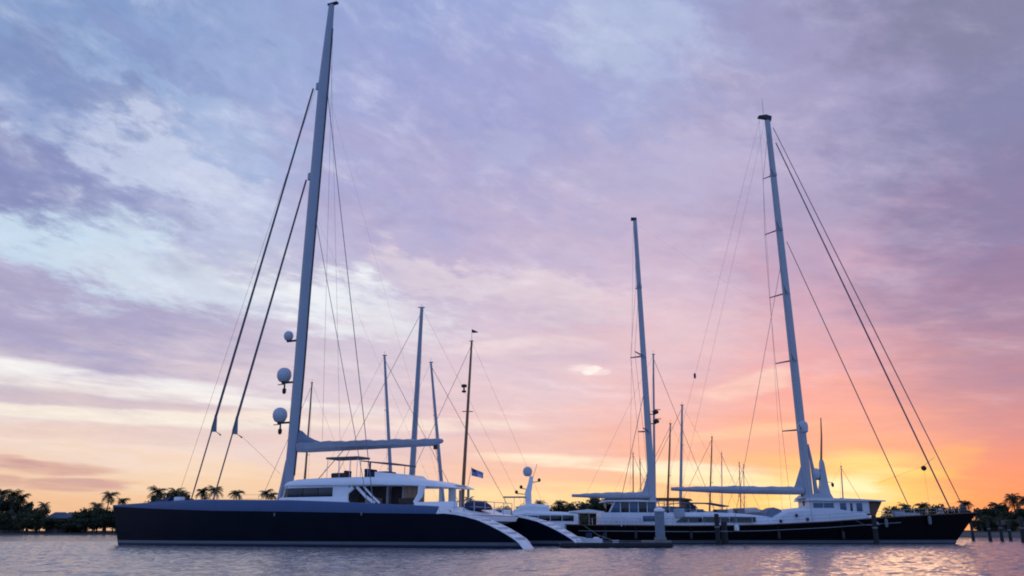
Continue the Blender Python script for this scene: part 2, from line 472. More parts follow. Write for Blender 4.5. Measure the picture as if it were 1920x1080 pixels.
def tag(o, label, cat, group=None):
    o['label'] = label; o['category'] = cat
    if group:
        o['group'] = group
    return o


def thing(name, loc, rz, label, cat, group=None):
    o = bpy.data.objects.new(name, None); o.empty_display_size = 0.5
    COL.objects.link(o); o.location = loc; o.rotation_euler.z = rz
    return tag(o, label, cat, group)


def struct(o):
    o['kind'] = 'structure'
    return o


def lerp(tab, x):
    """piecewise linear table lookup, table sorted by x"""
    if x <= tab[0][0]:
        return tab[0][1]
    for (a, b), (c, d) in zip(tab, tab[1:]):
        if x <= c:
            return b + (d - b) * (x - a) / (c - a)
    return tab[-1][1]


def smooth_tab(tab, x):
    """monotone cosine-free smooth lookup (average of neighbours)"""
    return (lerp(tab, x - 0.35) + 2 * lerp(tab, x) + lerp(tab, x + 0.35)) / 4


def at(px, py, Y):
    """world point at distance Y seen in the direction of photo pixel (px, py): used to read off real positions"""
    c, s_ = math.cos(PITCH), math.sin(PITCH)
    d = Vector((px - 960, 1600 * c - (540 - py) * s_, 1600 * s_ + (540 - py) * c))
    return Vector((0, 0, CAM_H)) + d * (Y / d.y)


# ------------------------------------------------------------------ water and land
import numpy as np


def water_sheet():
    # wind ripples as real relief near the boats, a flat sheet beyond
    x0, x1, y0, y1, st = -78.0, 78.0, 18.0, 126.0, 0.225
    nx, ny = int((x1 - x0) / st) + 1, int((y1 - y0) / st) + 1
    gx, gy = np.meshgrid(np.linspace(x0, x1, nx), np.linspace(y0, y1, ny))
    rs = np.random.RandomState(5)
    z = np.zeros_like(gx)
    for i in range(60):
        lam = 0.50 * (2.8 ** rs.rand()); th = R(250) + rs.randn() * 0.9
        k = 2 * math.pi / lam
        z += (0.0035 * lam ** 0.8) * np.sin(k * (gx * math.cos(th) + gy * math.sin(th)) + rs.rand() * 6.283)
    fade = np.clip(np.minimum.reduce([(gx - x0), (x1 - gx), (gy - y0), (y1 - gy)]) / 6.0, 0, 1)
    z = z * fade
    me = bpy.data.meshes.new('water')
    far = np.array([(-6000, -300, 0), (6000, -300, 0), (6000, 9000, 0), (-6000, 9000, 0)], float)
    vs = np.concatenate([np.stack([gx.ravel(), gy.ravel(), z.ravel()], 1), far])
    i = np.arange(nx * ny).reshape(ny, nx)
    quads = np.stack([i[:-1, :-1], i[:-1, 1:], i[1:, 1:], i[1:, :-1]], -1).reshape(-1, 4)
    n0 = nx * ny; c = [i[0, 0], i[0, -1], i[-1, -1], i[-1, 0]]
    ring = np.array([(n0, n0 + 1, c[1], c[0]), (n0 + 1, n0 + 2, c[2], c[1]), (n0 + 2, n0 + 3, c[3], c[2]), (n0 + 3, n0, c[0], c[3])])
    quads = np.concatenate([quads, ring])
    me.vertices.add(len(vs)); me.vertices.foreach_set('co', vs.ravel())
    me.loops.add(quads.size); me.loops.foreach_set('vertex_index', quads.ravel().astype(np.int32))
    me.polygons.add(len(quads)); me.polygons.foreach_set('loop_start', np.arange(0, quads.size, 4, dtype=np.int32))
    me.update(calc_edges=True); me.validate()
    me.polygons.foreach_set('use_smooth', np.ones(len(me.polygons), bool))
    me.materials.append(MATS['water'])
    o = bpy.data.objects.new('water', me); COL.objects.link(o)
    return struct(o)


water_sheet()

SHORE = [(-900, 350), (-420, 342), (-260, 334), (-200, 331), (-170, 330), (-140, 331), (-100, 333), (-40, 332), (20, 318), (60, 276), (84, 234), (100, 208),
         (112, 197), (135, 188), (175, 178), (300, 165), (700, 150)]
rows = [[], [], [], [], [], []]
for i, (x, y) in enumerate(SHORE):
    j = random.uniform(-1.5, 1.5)
    for r_, (dy, z) in zip(rows, ((-3, -0.6), (0 + j, 0.02), (4 + j, 0.55), (9, 1.0), (14, 1.2), (40, 1.6))):
        r_.append((x, y + dy, z))
mb = MB(); mb.grid(rows[:4]); struct(mb.build('beach', 'sand'))
mb = MB(); mb.grid([rows[3], rows[4], rows[5], [(x * 3, 5200, 2.5) for x, y in SHORE]]); struct(mb.build('ground', 'soil'))


# ------------------------------------------------------------------ hull builder
def make_hull(parent, yc, stations, edge, half, stem, z_stripe, mats, sheer=None, deck_from=None, draft=1.2, wl=0.86, part='hull', fwd=36.0):
    """Lofted hull. edge(x): height of topside edge; half(x): half beam there; stem(z): where the bow stands at height z."""
    xmax = stations[-1]

    def wx(x, z):
        return x if x < fwd else fwd + (x - fwd) * (stem(z) - fwd) / (xmax - fwd)

    def hb(x, z):
        e = edge(x); h = half(x)
        tt = max(0.0, min(1.0, z / max(e, 0.3)))
        return h * (wl + (1 - wl) * tt ** 0.8)

    def rowset(zs_fn, side):
        return [[(wx(x, z), yc + side * y, z) for (y, z) in zs_fn(x)] for x in stations]

    z0, z1 = z_stripe

    def bottom(x):
        e = edge(x); a = min(z0, e)
        d = draft if e > 0.3 else draft * 0.5
        return [(0.0, -d), (hb(x, 0) * 0.7, -d * 0.75), (hb(x, 0), 0.0 if e > 0 else e), (hb(x, a), a)]

    def stripe(x):
        e = edge(x); a = min(z0, e); b = min(z1, e)
        return [(hb(x, a), a), (hb(x, b), b)]

    def top(x):
        e = edge(x); b = min(z1, e)
        return [(hb(x, b + (e - b) * q), b + (e - b) * q) for q in (0, 0.34, 0.67, 1.0)]
    m1, m2, m3 = MB(), MB(), MB()
    for sgn in (1, -1):
        m1.grid(rowset(top, sgn)); m2.grid(rowset(stripe, sgn)); m3.grid(rowset(bottom, sgn))
    h = m1.build(part, mats[0], parent)
    m2.build('boot_stripe', mats[1], h); m3.build('underbody', mats[2], h)
    return h, wx, hb


# ------------------------------------------------------------------ the big catamaran (bow to the left)
CAT = thing('sailing_catamaran', (4.3, 79.3, 0), R(156), 'long dark navy sailing catamaran with tall grey mast, bow to the left', 'catamaran')
ST_EDGE = [(0.15, -0.15), (0.6, 0.38), (1.0, 0.72), (1.7, 1.12), (2.4, 1.48), (3.3, 1.88), (4.36, 2.29), (5.5, 2.58), (6.5, 2.76), (7.5, 2.86), (8.3, 2.84),
           (14.6, 2.95), (25.2, 3.18), (33, 3.32), (40, 3.55), (44, 3.72), (48, 3.92)]
ST_TOP = [(8.0, 3.42), (12.2, 3.62), (18.4, 3.93), (25.7, 4.22), (36.2, 4.42), (40.4, 4.30), (44, 4.14), (48, 3.99)]
CAT_HALF = [(0, 1.12), (2, 1.28), (8, 1.36), (25, 1.36), (33, 1.26), (38, 1.02), (42, 0.66), (45, 0.34), (47, 0.13), (48, 0.03)]
CAT_ST = [0.15, 0.6, 1.0, 1.7, 2.4, 3.3, 4.36, 5.5, 6.5, 7.5, 8.3, 11, 14.6, 18, 21.5, 25.2, 29, 33, 36, 38.5, 40.5, 42.5, 44.3, 45.8, 47, 47.8]


def cat_stem(z):
    return 46.35 + max(z, -0.5) * 0.365


def deck_part(yc):
    h, wx, hb = make_hull(CAT, yc, CAT_ST, lambda x: lerp(ST_EDGE, x), lambda x: lerp(CAT_HALF, x), cat_stem, (0.26, 0.52),
                          ('navy_hull', 'boot_stripe', 'navy_bottom'), draft=1.3, wl=0.9)
    xs = [x for x in CAT_ST if x >= 8.3]
    band = MB()

    def bx(x, z):
        return wx(x, z)
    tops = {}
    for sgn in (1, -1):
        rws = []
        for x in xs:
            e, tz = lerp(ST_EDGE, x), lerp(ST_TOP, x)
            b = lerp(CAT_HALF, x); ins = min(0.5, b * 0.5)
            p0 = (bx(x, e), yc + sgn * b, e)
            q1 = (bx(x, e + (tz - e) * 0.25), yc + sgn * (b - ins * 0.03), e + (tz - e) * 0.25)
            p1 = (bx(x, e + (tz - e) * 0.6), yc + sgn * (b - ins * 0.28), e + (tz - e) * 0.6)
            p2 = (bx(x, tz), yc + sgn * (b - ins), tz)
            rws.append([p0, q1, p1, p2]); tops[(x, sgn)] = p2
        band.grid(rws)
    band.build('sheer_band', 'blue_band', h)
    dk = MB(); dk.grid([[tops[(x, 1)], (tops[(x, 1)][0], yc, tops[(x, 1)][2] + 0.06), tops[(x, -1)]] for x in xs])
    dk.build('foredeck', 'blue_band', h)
    # riser that closes the raised deck above the stern ramp, and its white rounded cap
    x = 8.3; e = lerp(ST_EDGE, x); tz = lerp(ST_TOP, x); b = lerp(CAT_HALF, x)
    rs = MB(); rs.add([(x, yc - b, e), (x, yc + b, e), (x, yc + b - 0.5, tz), (x, yc - b + 0.5, tz)], [(0, 1, 2, 3)])
    rs.box(x - 0.16, x + 0.05, yc - b + 0.5, yc + b - 0.5, e, tz + 0.05, 0.03)
    rs.build('riser', 'white_paint', h)
    # white sloping stern ramp
    rp = MB(); xs2 = [q for q in CAT_ST if q <= 8.3]
    rws = []
    for q in xs2:
        e = lerp(ST_EDGE, q); b = lerp(CAT_HALF, q)
        rws.append([(q, yc - b, e), (q, yc - b * 0.97, e + 0.03), (q, yc, e + 0.05), (q, yc + b * 0.97, e + 0.03), (q, yc + b, e)])
    rp.grid(rws)
    rp.build('stern_ramp', 'white_paint', h)
    # low side coamings and teak treads
    for sgn in (1, -1):
        c = MB(); r2 = []
        for q in xs2[1:]:
            e = lerp(ST_EDGE, q); b = lerp(CAT_HALF, q)
            r2.append([(q, yc + sgn * (b - 0.02), e + 0.02), (q, yc + sgn * (b - 0.03), e + 0.10), (q, yc + sgn * (b - 0.20), e + 0.10), (q, yc + sgn * (b - 0.22), e + 0.02)])
        c.grid(r2); c.build('coaming', 'white_paint', h)
    xq = 1.2
    while xq < 7.6:
        e = lerp(ST_EDGE, xq); b = lerp(CAT_HALF, xq)
        s = MB(); s.box(xq - 0.26, xq + 0.30, yc - b * 0.68, yc + b * 0.68, e - 0.14, e + 0.09, 0.012)
        s.build('step', 'tread', h)
        xq += 0.80
    return h


HULLS = [deck_part(6.55), deck_part(-6.55)]

# bridge deck, beams and trampolines
mb = MB()
rws = []
for x, zl, zt, w in ((6.2, 2.3, 2.75, 5.0), (8.4, 1.9, 3.2, 5.25), (9.0, 1.8, 3.45, 5.3), (20, 1.7, 3.85, 5.3), (31, 2.0, 4.0, 5.35), (33.5, 2.7, 3.95, 5.4)):
    rws.append([(x, -w, zt), (x, -w, zl + 0.5), (x, -w + 0.8, zl), (x, w - 0.8, zl), (x, w, zl + 0.5), (x, w, zt), (x, 0, zt + 0.1)])
mb.grid(rws, close=True); mb.add(rws[0], [tuple(range(7))]); mb.add(rws[-1], [tuple(range(7))])
mb.build('bridge_deck', 'white_paint', CAT)
mb = MB(); mb.tube([(43.2, -6.3, 3.9), (43.2, 0, 4.25), (43.2, 6.3, 3.9)], 0.28, 12); mb.build('cross_beam', 'mast_grey', CAT)
mb = MB(); mb.tube([(33, 0, 3.9), (40, 0, 4.2), (44.6, 0, 4.45)], [0.3, 0.26, 0.16], 10); mb.build('longeron', 'mast_grey', CAT)
for s in (1, -1):
    mb = MB(); mb.grid([[(33.6, s * 0.4, 3.85), (33.6, s * 5.2, 3.75)], [(38, s * 0.4, 3.85), (38, s * 5.4, 3.75)], [(42.9, s * 0.4, 3.95), (42.9, s * 5.9, 3.8)]])
    mb.build('trampoline', 'dark_trim', CAT)

# deckhouse
W = 3.8
mb = MB()
mb.box(20.2, 27.4, W - 0.12, W, 3.9, 4.62, 0.02)            # sill strake, near side
mb.box(20.2, 27.4, W - 0.12, W, 5.50, 5.75, 0.02)
mb.box(20.2, 22.0, W - 0.12, W - 0.004, 4.6, 5.52)
mb.box(17.2, 27.4, -W, -W + 0.12, 3.9, 5.75, 0.02)          # far side wall
mb.prism([(27.3, 3.9), (29.2, 3.9), (28.6, 4.6), (28.35, 4.62), (28.0, 5.5), (28.1, 5.75), (27.3, 5.75)], -W + 0.4, W - 0.4)
mb.grid([[(27.3, W, 3.9), (28.4, W - 0.15, 3.9), (29.2, W - 0.45, 3.9)], [(27.3, W, 4.62), (28.2, W - 0.15, 4.62), (28.6, W - 0.45, 4.62)]])
house = mb.build('deckhouse', 'white_paint', CAT)
for (a, b) in ((22.02, 23.7), (23.78, 25.5), (25.58, 27.38)):
    p = MB(); p.box(a, b, W - 0.10, W - 0.035, 4.625, 5.495, 0.01); p.build('window_pane', 'window_glass', house)
p = MB(); p.grid([[(27.42, W - 0.06, 4.63), (28.0, W - 0.2, 4.63), (28.3, W - 0.5, 4.63)], [(27.42, W - 0.06, 5.5), (27.8, W - 0.2, 5.5), (27.98, W - 0.5, 5.5)]])
p.build('window_pane', 'window_glass', house)
p = MB(); p.prism([(28.40, 4.66), (28.44, 4.66), (28.10, 5.46), (28.06, 5.46)], -W + 0.5, W - 0.5); p.build('windscreen', 'window_glass', house)
# interior wall of the saloon and cockpit seen through the open side
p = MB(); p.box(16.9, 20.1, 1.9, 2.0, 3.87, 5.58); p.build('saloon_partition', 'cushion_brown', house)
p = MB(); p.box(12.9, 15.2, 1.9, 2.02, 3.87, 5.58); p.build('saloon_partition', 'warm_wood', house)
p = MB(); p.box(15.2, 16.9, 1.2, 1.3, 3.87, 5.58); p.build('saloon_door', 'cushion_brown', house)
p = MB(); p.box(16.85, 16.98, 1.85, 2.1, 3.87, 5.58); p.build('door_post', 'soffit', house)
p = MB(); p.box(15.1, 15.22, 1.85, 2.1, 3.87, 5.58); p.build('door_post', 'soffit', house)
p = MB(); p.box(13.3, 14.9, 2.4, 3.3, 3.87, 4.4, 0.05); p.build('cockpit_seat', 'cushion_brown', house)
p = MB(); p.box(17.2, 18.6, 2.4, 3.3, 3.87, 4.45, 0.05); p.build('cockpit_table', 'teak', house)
# slanted pillar frames of the cockpit entrance
for pts, th in (([(20.25, 3.95), (20.55, 4.3), (20.4, 5.0), (19.75, 5.5)], 0.24), ([(19.35, 5.5), (18.3, 4.6), (17.25, 3.95)], 0.15),
                ([(18.55, 5.5), (17.5, 4.55), (16.7, 3.95)], 0.10)):
    p = MB(); p.tube([(x, W - 0.12, z) for x, z in pts], th, 8, 0.5); p.build('pillar', 'white_paint', house)
p = MB(); p.tube([(12.9, W - 0.1, 3.9), (12.35, W - 0.1, 4.6), (12.15, W - 0.1, 5.5)], [0.22, 0.3, 0.42], 8, 0.4); p.build('pillar', 'white_paint', house)
p = MB(); p.box(8.4, 12.9, W - 0.1, W, 3.42, 4.0, 0.04); p.build('coaming', 'white_paint', house)
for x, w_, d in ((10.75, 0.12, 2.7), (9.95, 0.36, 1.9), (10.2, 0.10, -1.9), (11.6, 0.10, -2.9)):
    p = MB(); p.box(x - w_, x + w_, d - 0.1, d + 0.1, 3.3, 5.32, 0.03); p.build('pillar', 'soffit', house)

# hard top roof
RT = [(9.6, 5.33), (10.4, 5.62), (12, 5.98), (14.1, 6.24), (17, 6.42), (20, 6.5), (24, 6.5), (26.4, 6.42), (27.6, 6.2), (28.3, 5.85)]
RB = [(9.6, 5.27), (10.4, 5.32), (12, 5.42), (14.1, 5.52), (17, 5.58), (20, 5.6), (24, 5.64), (26.4, 5.68), (27.6, 5.7), (28.3, 5.72)]
RW = [(9.6, 2.1), (10.0, 2.7), (10.6, 3.1), (12, 3.6), (14, 3.95), (20, 4.12), (26, 4.1), (27.6, 3.9), (28.3, 3.3)]
rws = []
for x in (9.6, 10.0, 10.6, 12, 13, 14.1, 15.5, 17, 20, 22, 24, 26.4, 27.1, 27.6, 28.3):
    zt, zb, w = lerp(RT, x), lerp(RB, x), lerp(RW, x)
    e = zb + (zt - zb) * (0.25 if x > 15.5 else 0.12)
    half = [(w * 0.96, zb), (w, zb + (e - zb) * 0.4), (w, e), (w * 0.97, zb + (zt - zb) * 0.62), (w * 0.9, zb + (zt - zb) * 0.88), (w * 0.6, zt), (0, zt + 0.03)]
    ring = [(x, y, z) for y, z in half] + [(x, -y, z) for y, z in half[-2::-1]] + [(x, 0, zb)]
    rws.append(ring)
mb = MB(); mb.grid(rws, close=True); mb.add(rws[0], [tuple(range(len(rws[0])))]); mb.add(rws[-1], [tuple(range(len(rws[0])))])
roof = mb.build('hard_top', 'white_paint', CAT, smooth=40)
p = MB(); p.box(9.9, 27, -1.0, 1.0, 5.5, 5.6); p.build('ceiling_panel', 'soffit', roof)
# flybridge furniture on the roof
p = MB(); p.box(21.4, 23.2, 1.6, 2.6, 6.48, 6.95, 0.12); p.box(21.4, 21.7, 1.6, 2.6, 6.9, 7.15, 0.08); p.build('flybridge_seat', 'cushion_brown', roof)
p = MB(); p.box(18.2, 20.9, -1.6, 0.2, 6.5, 7.15, 0.12); p.box(20.5, 20.9, -1.6, 0.2, 7.1, 7.45, 0.05); p.build('helm_console', 'cushion_navy', roof)
p = MB(); p.prism([(18.6, 6.45), (14.6, 6.25), (15.2, 6.68), (18.6, 7.0)], -1.8, 1.8); p.build('flybridge_coaming', 'white_paint', roof)
p = MB(); p.box(19.9, 23.7, 0.7, 2.9, 8.28, 8.48, 0.06); t1 = p.build('bimini_top', 'canvas_dim', roof)
for x in (20.05, 20.9, 22.1, 23.55):
    for y in (0.85, 2.75):
        p = MB(); p.tube([(x, y, 6.45), (x, y, 8.3)], 0.03, 6); p.build('bimini_post', 'steel', t1)
p = MB(); p.grid([[(16.3, y, 7.74), (17.5, y, 7.92), (19.5, y, 8.1), (21.4, y, 8.3)] for y in (-2.2, 0.2)] ); p.grid([[(16.3, y, 7.58), (17.5, y, 7.76), (19.5, y, 7.95), (21.4, y, 8.2)] for y in (-2.2, 0.2)])
for (xa, za, zb2) in ((16.3, 7.74, 7.58), (21.4, 8.3, 8.2)):
    p.add([(xa, -2.2, za), (xa, 0.2, za), (xa, 0.2, zb2), (xa, -2.2, zb2)], [(0, 1, 2, 3)])
for y in (-2.2, 0.2):
    p.add([(x, y, z) for x, z in ((16.3, 7.74), (17.5, 7.92), (19.5, 8.1), (21.4, 8.3), (21.4, 8.2), (19.5, 7.95), (17.5, 7.76), (16.3, 7.58))], [tuple(range(8))])
t2 = p.build('bimini_top', 'canvas_dim', roof)
for x, z in ((21.0, 8.2), (16.9, 7.7)):
    p = MB(); p.tube([(x, -1, 6.3), (x, -1, z)], 0.09 if x > 20 else 0.03, 8); p.build('bimini_post', 'dark_trim', t2)
p = MB(); p.tube([(26.2, 0.6, 6.5), (23.2, 0.6, 9.4)], 0.045, 6); p.build('vang', 'wire', CAT)

# aft deck: rails, tender under navy cover, davit posts
for x, y in ((8.6, 4.0), (7.6, 4.0), (6.6, 4.0), (6.5, 2.0), (6.5, 0), (6.5, -2.0), (6.5, -4)):
    p = MB(); p.tube([(x, y, 2.7), (x, y, 4.0)], 0.035, 6); p.build('rail_post', 'steel', CAT)
p = MB(); p.tube([(8.6, 4, 4.0), (6.5, 4, 4.0), (6.5, -4, 4.0)], 0.03, 6); p.tube([(8.6, 4, 3.5), (6.5, 4, 3.5), (6.5, -4, 3.5)], 0.02, 6); p.build('rail', 'steel', CAT)
p = MB()
rws = []
for x, w, h in ((7.0, 0.2, 0.2), (7.25, 1.2, 0.55), (7.8, 1.5, 0.8), (8.6, 1.55, 0.85), (9.2, 1.3, 0.7), (9.5, 0.3, 0.25)):
    rws.append([(x, w * math.cos(a), 3.35 + h * math.sin(a)) for a in [math.pi * q / 8 for q in range(9)]])
p.grid(rws); p.build('sunbed', 'cushion_navy', CAT)
# bow rail stanchions and small deck gear
for x in (30, 32.5, 35, 37.5, 40, 42.5):
    for y, s in ((-7.0, -1),):
        p = MB(); p.tube([(x, y, 4.0), (x, y, 5.5)], 0.022, 6); p.build('stanchion', 'steel', CAT)
p = MB(); p.tube([(28, -7.0, 5.45), (42.5, -7.0, 5.5)], 0.016, 5); p.tube([(28, -7.0, 5.0), (42.5, -7.0, 5.0)], 0.014, 5); p.build('guard_wire', 'wire', CAT)
p = MB(); p.box(38.6, 39.4, 5.9, 6.6, 4.3, 4.75, 0.06); p.build('deck_locker', 'white_paint', CAT)
p = MB(); p.lathe((37.6, 6.5, 4.4), [(0.28, 0), (0.3, 0.1), (0.18, 0.2), (0.2, 0.4), (0.28, 0.45), (0.1, 0.52)], 12); p.build('winch', 'dark_trim', CAT)
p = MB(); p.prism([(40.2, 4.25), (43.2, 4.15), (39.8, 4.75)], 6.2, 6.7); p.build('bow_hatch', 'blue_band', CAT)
for x in (15.8, 25.4):
    p = MB(); p.lathe((x, 7.98, 2.9), [(0.04, -0.18), (0.09, -0.1), (0.09, 0.08), (0.04, 0.14)], 10); p.build('fairlead', 'rubber', CAT)

# mast
MA = [(30.45, 4.0), (30.2, 9.3), (30.02, 17.0), (29.9, 27.5), (29.62, 39.6), (29.3, 53.2), (28.9, 63.4)]
MR = [0.60, 0.62, 0.66, 0.68, 0.70, 0.70, 0.40]


def mast_x(z):
    return lerp([(b, a) for a, b in MA], z)


zs = [4.0, 7, 10, 14, 18, 23, 28, 34, 40, 46, 50, 53, 56, 60, 63.4]
mb = MB(); mb.tube([(mast_x(z), 0, z) for z in zs], [lerp(list(zip([m[1] for m in MA], MR)), z) for z in zs], 16, 0.55)
mast = mb.build('mast', 'mast_grey', CAT)
p = MB(); p.box(28.0, 29.4, -0.22, 0.22, 63.38, 63.62, 0.05); p.build('mast_cap', 'dark_trim', mast)
p = MB(); p.tube([(mast_x(z) - lerp(list(zip([m[1] for m in MA], MR)), z) - 0.03, 0, z) for z in zs[1:-1]], 0.09, 6); p.build('sail_track', 'dark_trim', mast)
p = MB(); p.tube([(31.3, 0.3, 4.0), (31.0, 0.2, 6.0), (30.75, 0.1, 8.6)], [0.26, 0.2, 0.1], 8); p.build('mast_strut', 'mast_white', mast)
for (x, z, r_) in ((31.75, 22.2, 0.52), (31.95, 17.85, 0.78), (32.12, 13.5, 0.78)):
    p = MB(); p.lathe((x, 0, z), [(r_ * 0.55, -r_), (r_ * 0.75, -r_ * 0.85), (r_ * 0.98, -r_ * 0.35), (r_, 0), (r_ * 0.93, r_ * 0.4), (r_ * 0.72, r_ * 0.72), (r_ * 0.4, r_ * 0.93), (0.02, r_)], 18)
    rd = p.build('radome', 'radome', mast)
    p = MB(); p.box(mast_x(z), x + r_ * 0.3, -0.12, 0.12, z - r_ - 0.22, z - r_ - 0.02, 0.03); p.build('bracket', 'dark_trim', rd)
    if r_ > 0.6:
        p = MB(); p.lathe((x - 0.15, 0, z - r_ - 1.35), [(0.08, 0), (0.2, 0.15), (0.22, 0.5), (0.1, 0.65), (0.08, 1.2)], 10); p.build('horn', 'dark_trim', rd)
        p = MB(); p.box(x - 0.1, x + 0.75, -0.06, 0.06, z - r_ - 0.32, z - r_ - 0.24, 0.01); p.build('antenna_bar', 'dark_trim', rd)
for z in (52.6, 41.0):
    p = MB(); p.box(mast_x(z) + 0.45, mast_x(z) + 1.0, -0.15, 0.15, z - 0.5, z + 0.4, 0.06); p.build('stay_fitting', 'mast_grey', mast)
# boom with its stowed sail
rws = []
B_TAB = ((12.15, 9.72, 9.95, 0.25), (13, 9.45, 10.02, 0.5), (18, 9.42, 10.15, 0.7), (24, 9.38, 10.25, 0.8), (28.0, 9.35, 10.3, 0.75), (29.4, 9.4, 10.2, 0.4))
for kq in range(36):
    x = 12.15 + kq * (29.4 - 12.15) / 35
    zl, zt, w = [lerp([(b_[0], b_[i_]) for b_ in B_TAB], x) for i_ in (1, 2, 3)]
    zt += 0.05 * math.sin(kq * 1.9) + 0.04 * math.sin(kq * 0.77)
    rws.append([(x, -w, zt), (x, -w * 0.85, zl + (zt - zl) * 0.35), (x, -w * 0.35, zl), (x, w * 0.35, zl), (x, w * 0.85, zl + (zt - zl) * 0.35), (x, w, zt), (x, 0, zt + 0.12)])
mb = MB(); mb.grid(rws, close=True); mb.add(rws[0], [tuple(range(7))]); mb.add(rws[-1], [tuple(range(7))])
boom = mb.build('boom', 'sail_cover', CAT)
rws = []
for x, zt, w in ((29.45, 11.75, 0.22), (29.0, 11.6, 0.35), (28.3, 11.05, 0.45), (27.4, 10.65, 0.5), (26.6, 10.4, 0.5), (26.0, 10.28, 0.3)):
    rws.append([(x, -w, 10.2), (x, -w * 0.9, (10.2 + zt) / 2), (x, 0, zt), (x, w * 0.9, (10.2 + zt) / 2), (x, w, 10.2)])
mb = MB(); mb.grid(rws); mb.add(rws[0], [tuple(range(5))]); mb.build('sail_bundle', 'sail_dark', boom)
p = MB(); p.box(12.7, 13.1, -0.1, 0.1, 9.1, 9.5, 0.03); p.build('sheet_block', 'dark_trim', boom)
p = MB(); p.tube([(12.9, 0, 9.2), (12.2, 0, 6.4)], 0.02, 5); p.build('mainsheet', 'wire', boom)


# rigging
def stay(name, pts, rad, m='stay_grey', parent=CAT, seg=6):
    q = MB(); q.tube(pts, rad, seg)
    return q.build(name, m, parent)


def mix3(a, b, t_):
    return tuple(p_ + (q_ - p_) * t_ for p_, q_ in zip(a, b))


for (a, b, wz) in (((30.65, 0, 52.9), (43.5, 0, 4.6), 12.6), ((30.75, 0, 41.0), (40.4, 0, 4.4), 12.2)):
    t_ = (a[2] - wz) / (a[2] - b[2])
    k = mix3(a, b, t_)
    fs = stay('forestay', [mix3(a, b, 0.01), mix3(a, b, 0.5), k, mix3(a, b, t_ + 0.015), mix3(a, b, 0.97), b], [0.10, 0.125, 0.14, 0.075, 0.075, 0.06], 'stay_grey', CAT, 8)
    p = MB(); p.prism([(k[0] + 0.10, k[2] - 0.5), (k[0] - 0.55, k[2] - 0.55), (k[0] - 0.5, k[2] + 0.1), (k[0] - 0.42, k[2] + 1.5), (k[0] - 0.2, k[2] + 1.4)], -0.07, 0.07)
    p.build('sail_clew', 'sail_dark', fs)
    p = MB(); p.tube([(k[0] - 0.5, 0, k[2] - 0.5), (k[0] - 1.15, 0.15, k[2] - 0.8), (k[0] - 1.4, 0.2, k[2] - 0.95)], [0.03, 0.05, 0.10], 6); p.build('sheet_block', 'dark_trim', fs)
    p = MB(); p.lathe((b[0], 0, b[2] - 0.35), [(0.3, 0), (0.34, 0.1), (0.15, 0.2), (0.15, 0.45), (0.34, 0.5), (0.3, 0.6)], 12); p.build('furler_drum', 'dark_trim', fs)
stay('forestay', [(30.2, 0, 53.0), (45.6, 0, 4.5)], 0.016, 'wire')
for s in (1, -1):
    stay('shroud', [(28.75, 0, 52.0), (15.3, s * 6.9, 3.7)], 0.042 if s > 0 else 0.007, 'wire')
    stay('shroud', [(29.3, 0, 36.2), (15.9, s * 6.9, 3.7)], 0.034 if s > 0 else 0.007, 'wire')
stay('running_stay', [(28.5, 0.1, 62.5), (26.0, 0.5, 10.3)], 0.016, 'wire')
stay('running_stay', [(28.4, -0.1, 55), (24.5, -0.5, 10.3)], 0.014, 'wire')
stay('lazy_sheet', [(36.85, 0.2, 11.3), (34, 0.3, 9.3), (31.2, 0.4, 7.2)], 0.014, 'wire')
# blue ensign on a short staff
p = MB(); p.tube([(9.3, 0, 5.5), (8.9, 0, 7.3)], 0.03, 6); p.build('flag_staff', 'steel', CAT)
rows_ = []
for i in range(9):
    u_ = i / 8
    x = 8.9 - u_ * 1.25
    yy = 0.10 * math.sin(u_ * 7) * u_
    rows_.append([(x, yy, 7.2 - 0.32 * u_ - 0.02 * i), (x, yy * 1.2, 6.95 - 0.32 * u_), (x + 0.03, yy, 6.5 - 0.30 * u_)])
p = MB(); p.grid(rows_); flag = p.build('ensign', 'flag_blue', CAT)
sol = flag.modifiers.new('thickness', 'SOLIDIFY'); sol.thickness = 0.012
p = MB(); p.grid([[(q[0][0], q[0][1] + 0.02, q[0][2] - 0.28), (q[0][0], q[0][1] + 0.02, q[0][2] - 0.58)] for q in rows_[4:8]]); p.build('flag_badge', 'flag_pale', flag)
p = MB(); p.grid([[(q[0][0], q[0][1] + 0.02, q[0][2] - 0.02), (q[0][0], q[0][1] + 0.02, q[0][2] - 0.30)] for q in rows_[0:4]]); p.build('flag_canton', 'flag_dark', flag)

# ------------------------------------------------------------------ the black ketch (bow to the right)
KET = thing('sailing_ketch', (0, 101.2, 0), 0.0, 'long black two-masted sailing yacht with white pilothouse, bow to the right', 'sailing yacht')
K_EDGE = [(6.1, 2.08), (8, 2.02), (16, 1.96), (22, 1.92), (28, 2.05), (35, 2.38), (41, 2.78), (47, 3.12), (51, 3.30), (54, 3.42)]
K_HALF = [(6.1, 1.6), (7.4, 2.4), (10, 3.2), (18, 3.85), (28, 3.95), (36, 3.5), (42, 2.6), (47, 1.5), (51, 0.6), (53, 0.15), (53.5, 0.03)]
K_ST = [6.1, 6.6, 7.4, 8.5, 10, 13, 16, 20, 24, 28, 32, 35, 38, 41, 43.5, 46, 48, 50, 51.5, 52.5, 53.4]


def ket_stem(z):
    return lerp([(-1.5, 47.0), (-0.4, 50.0), (0, 50.35), (0.6, 50.75), (2.0, 52.0), (3.45, 53.35)], z)


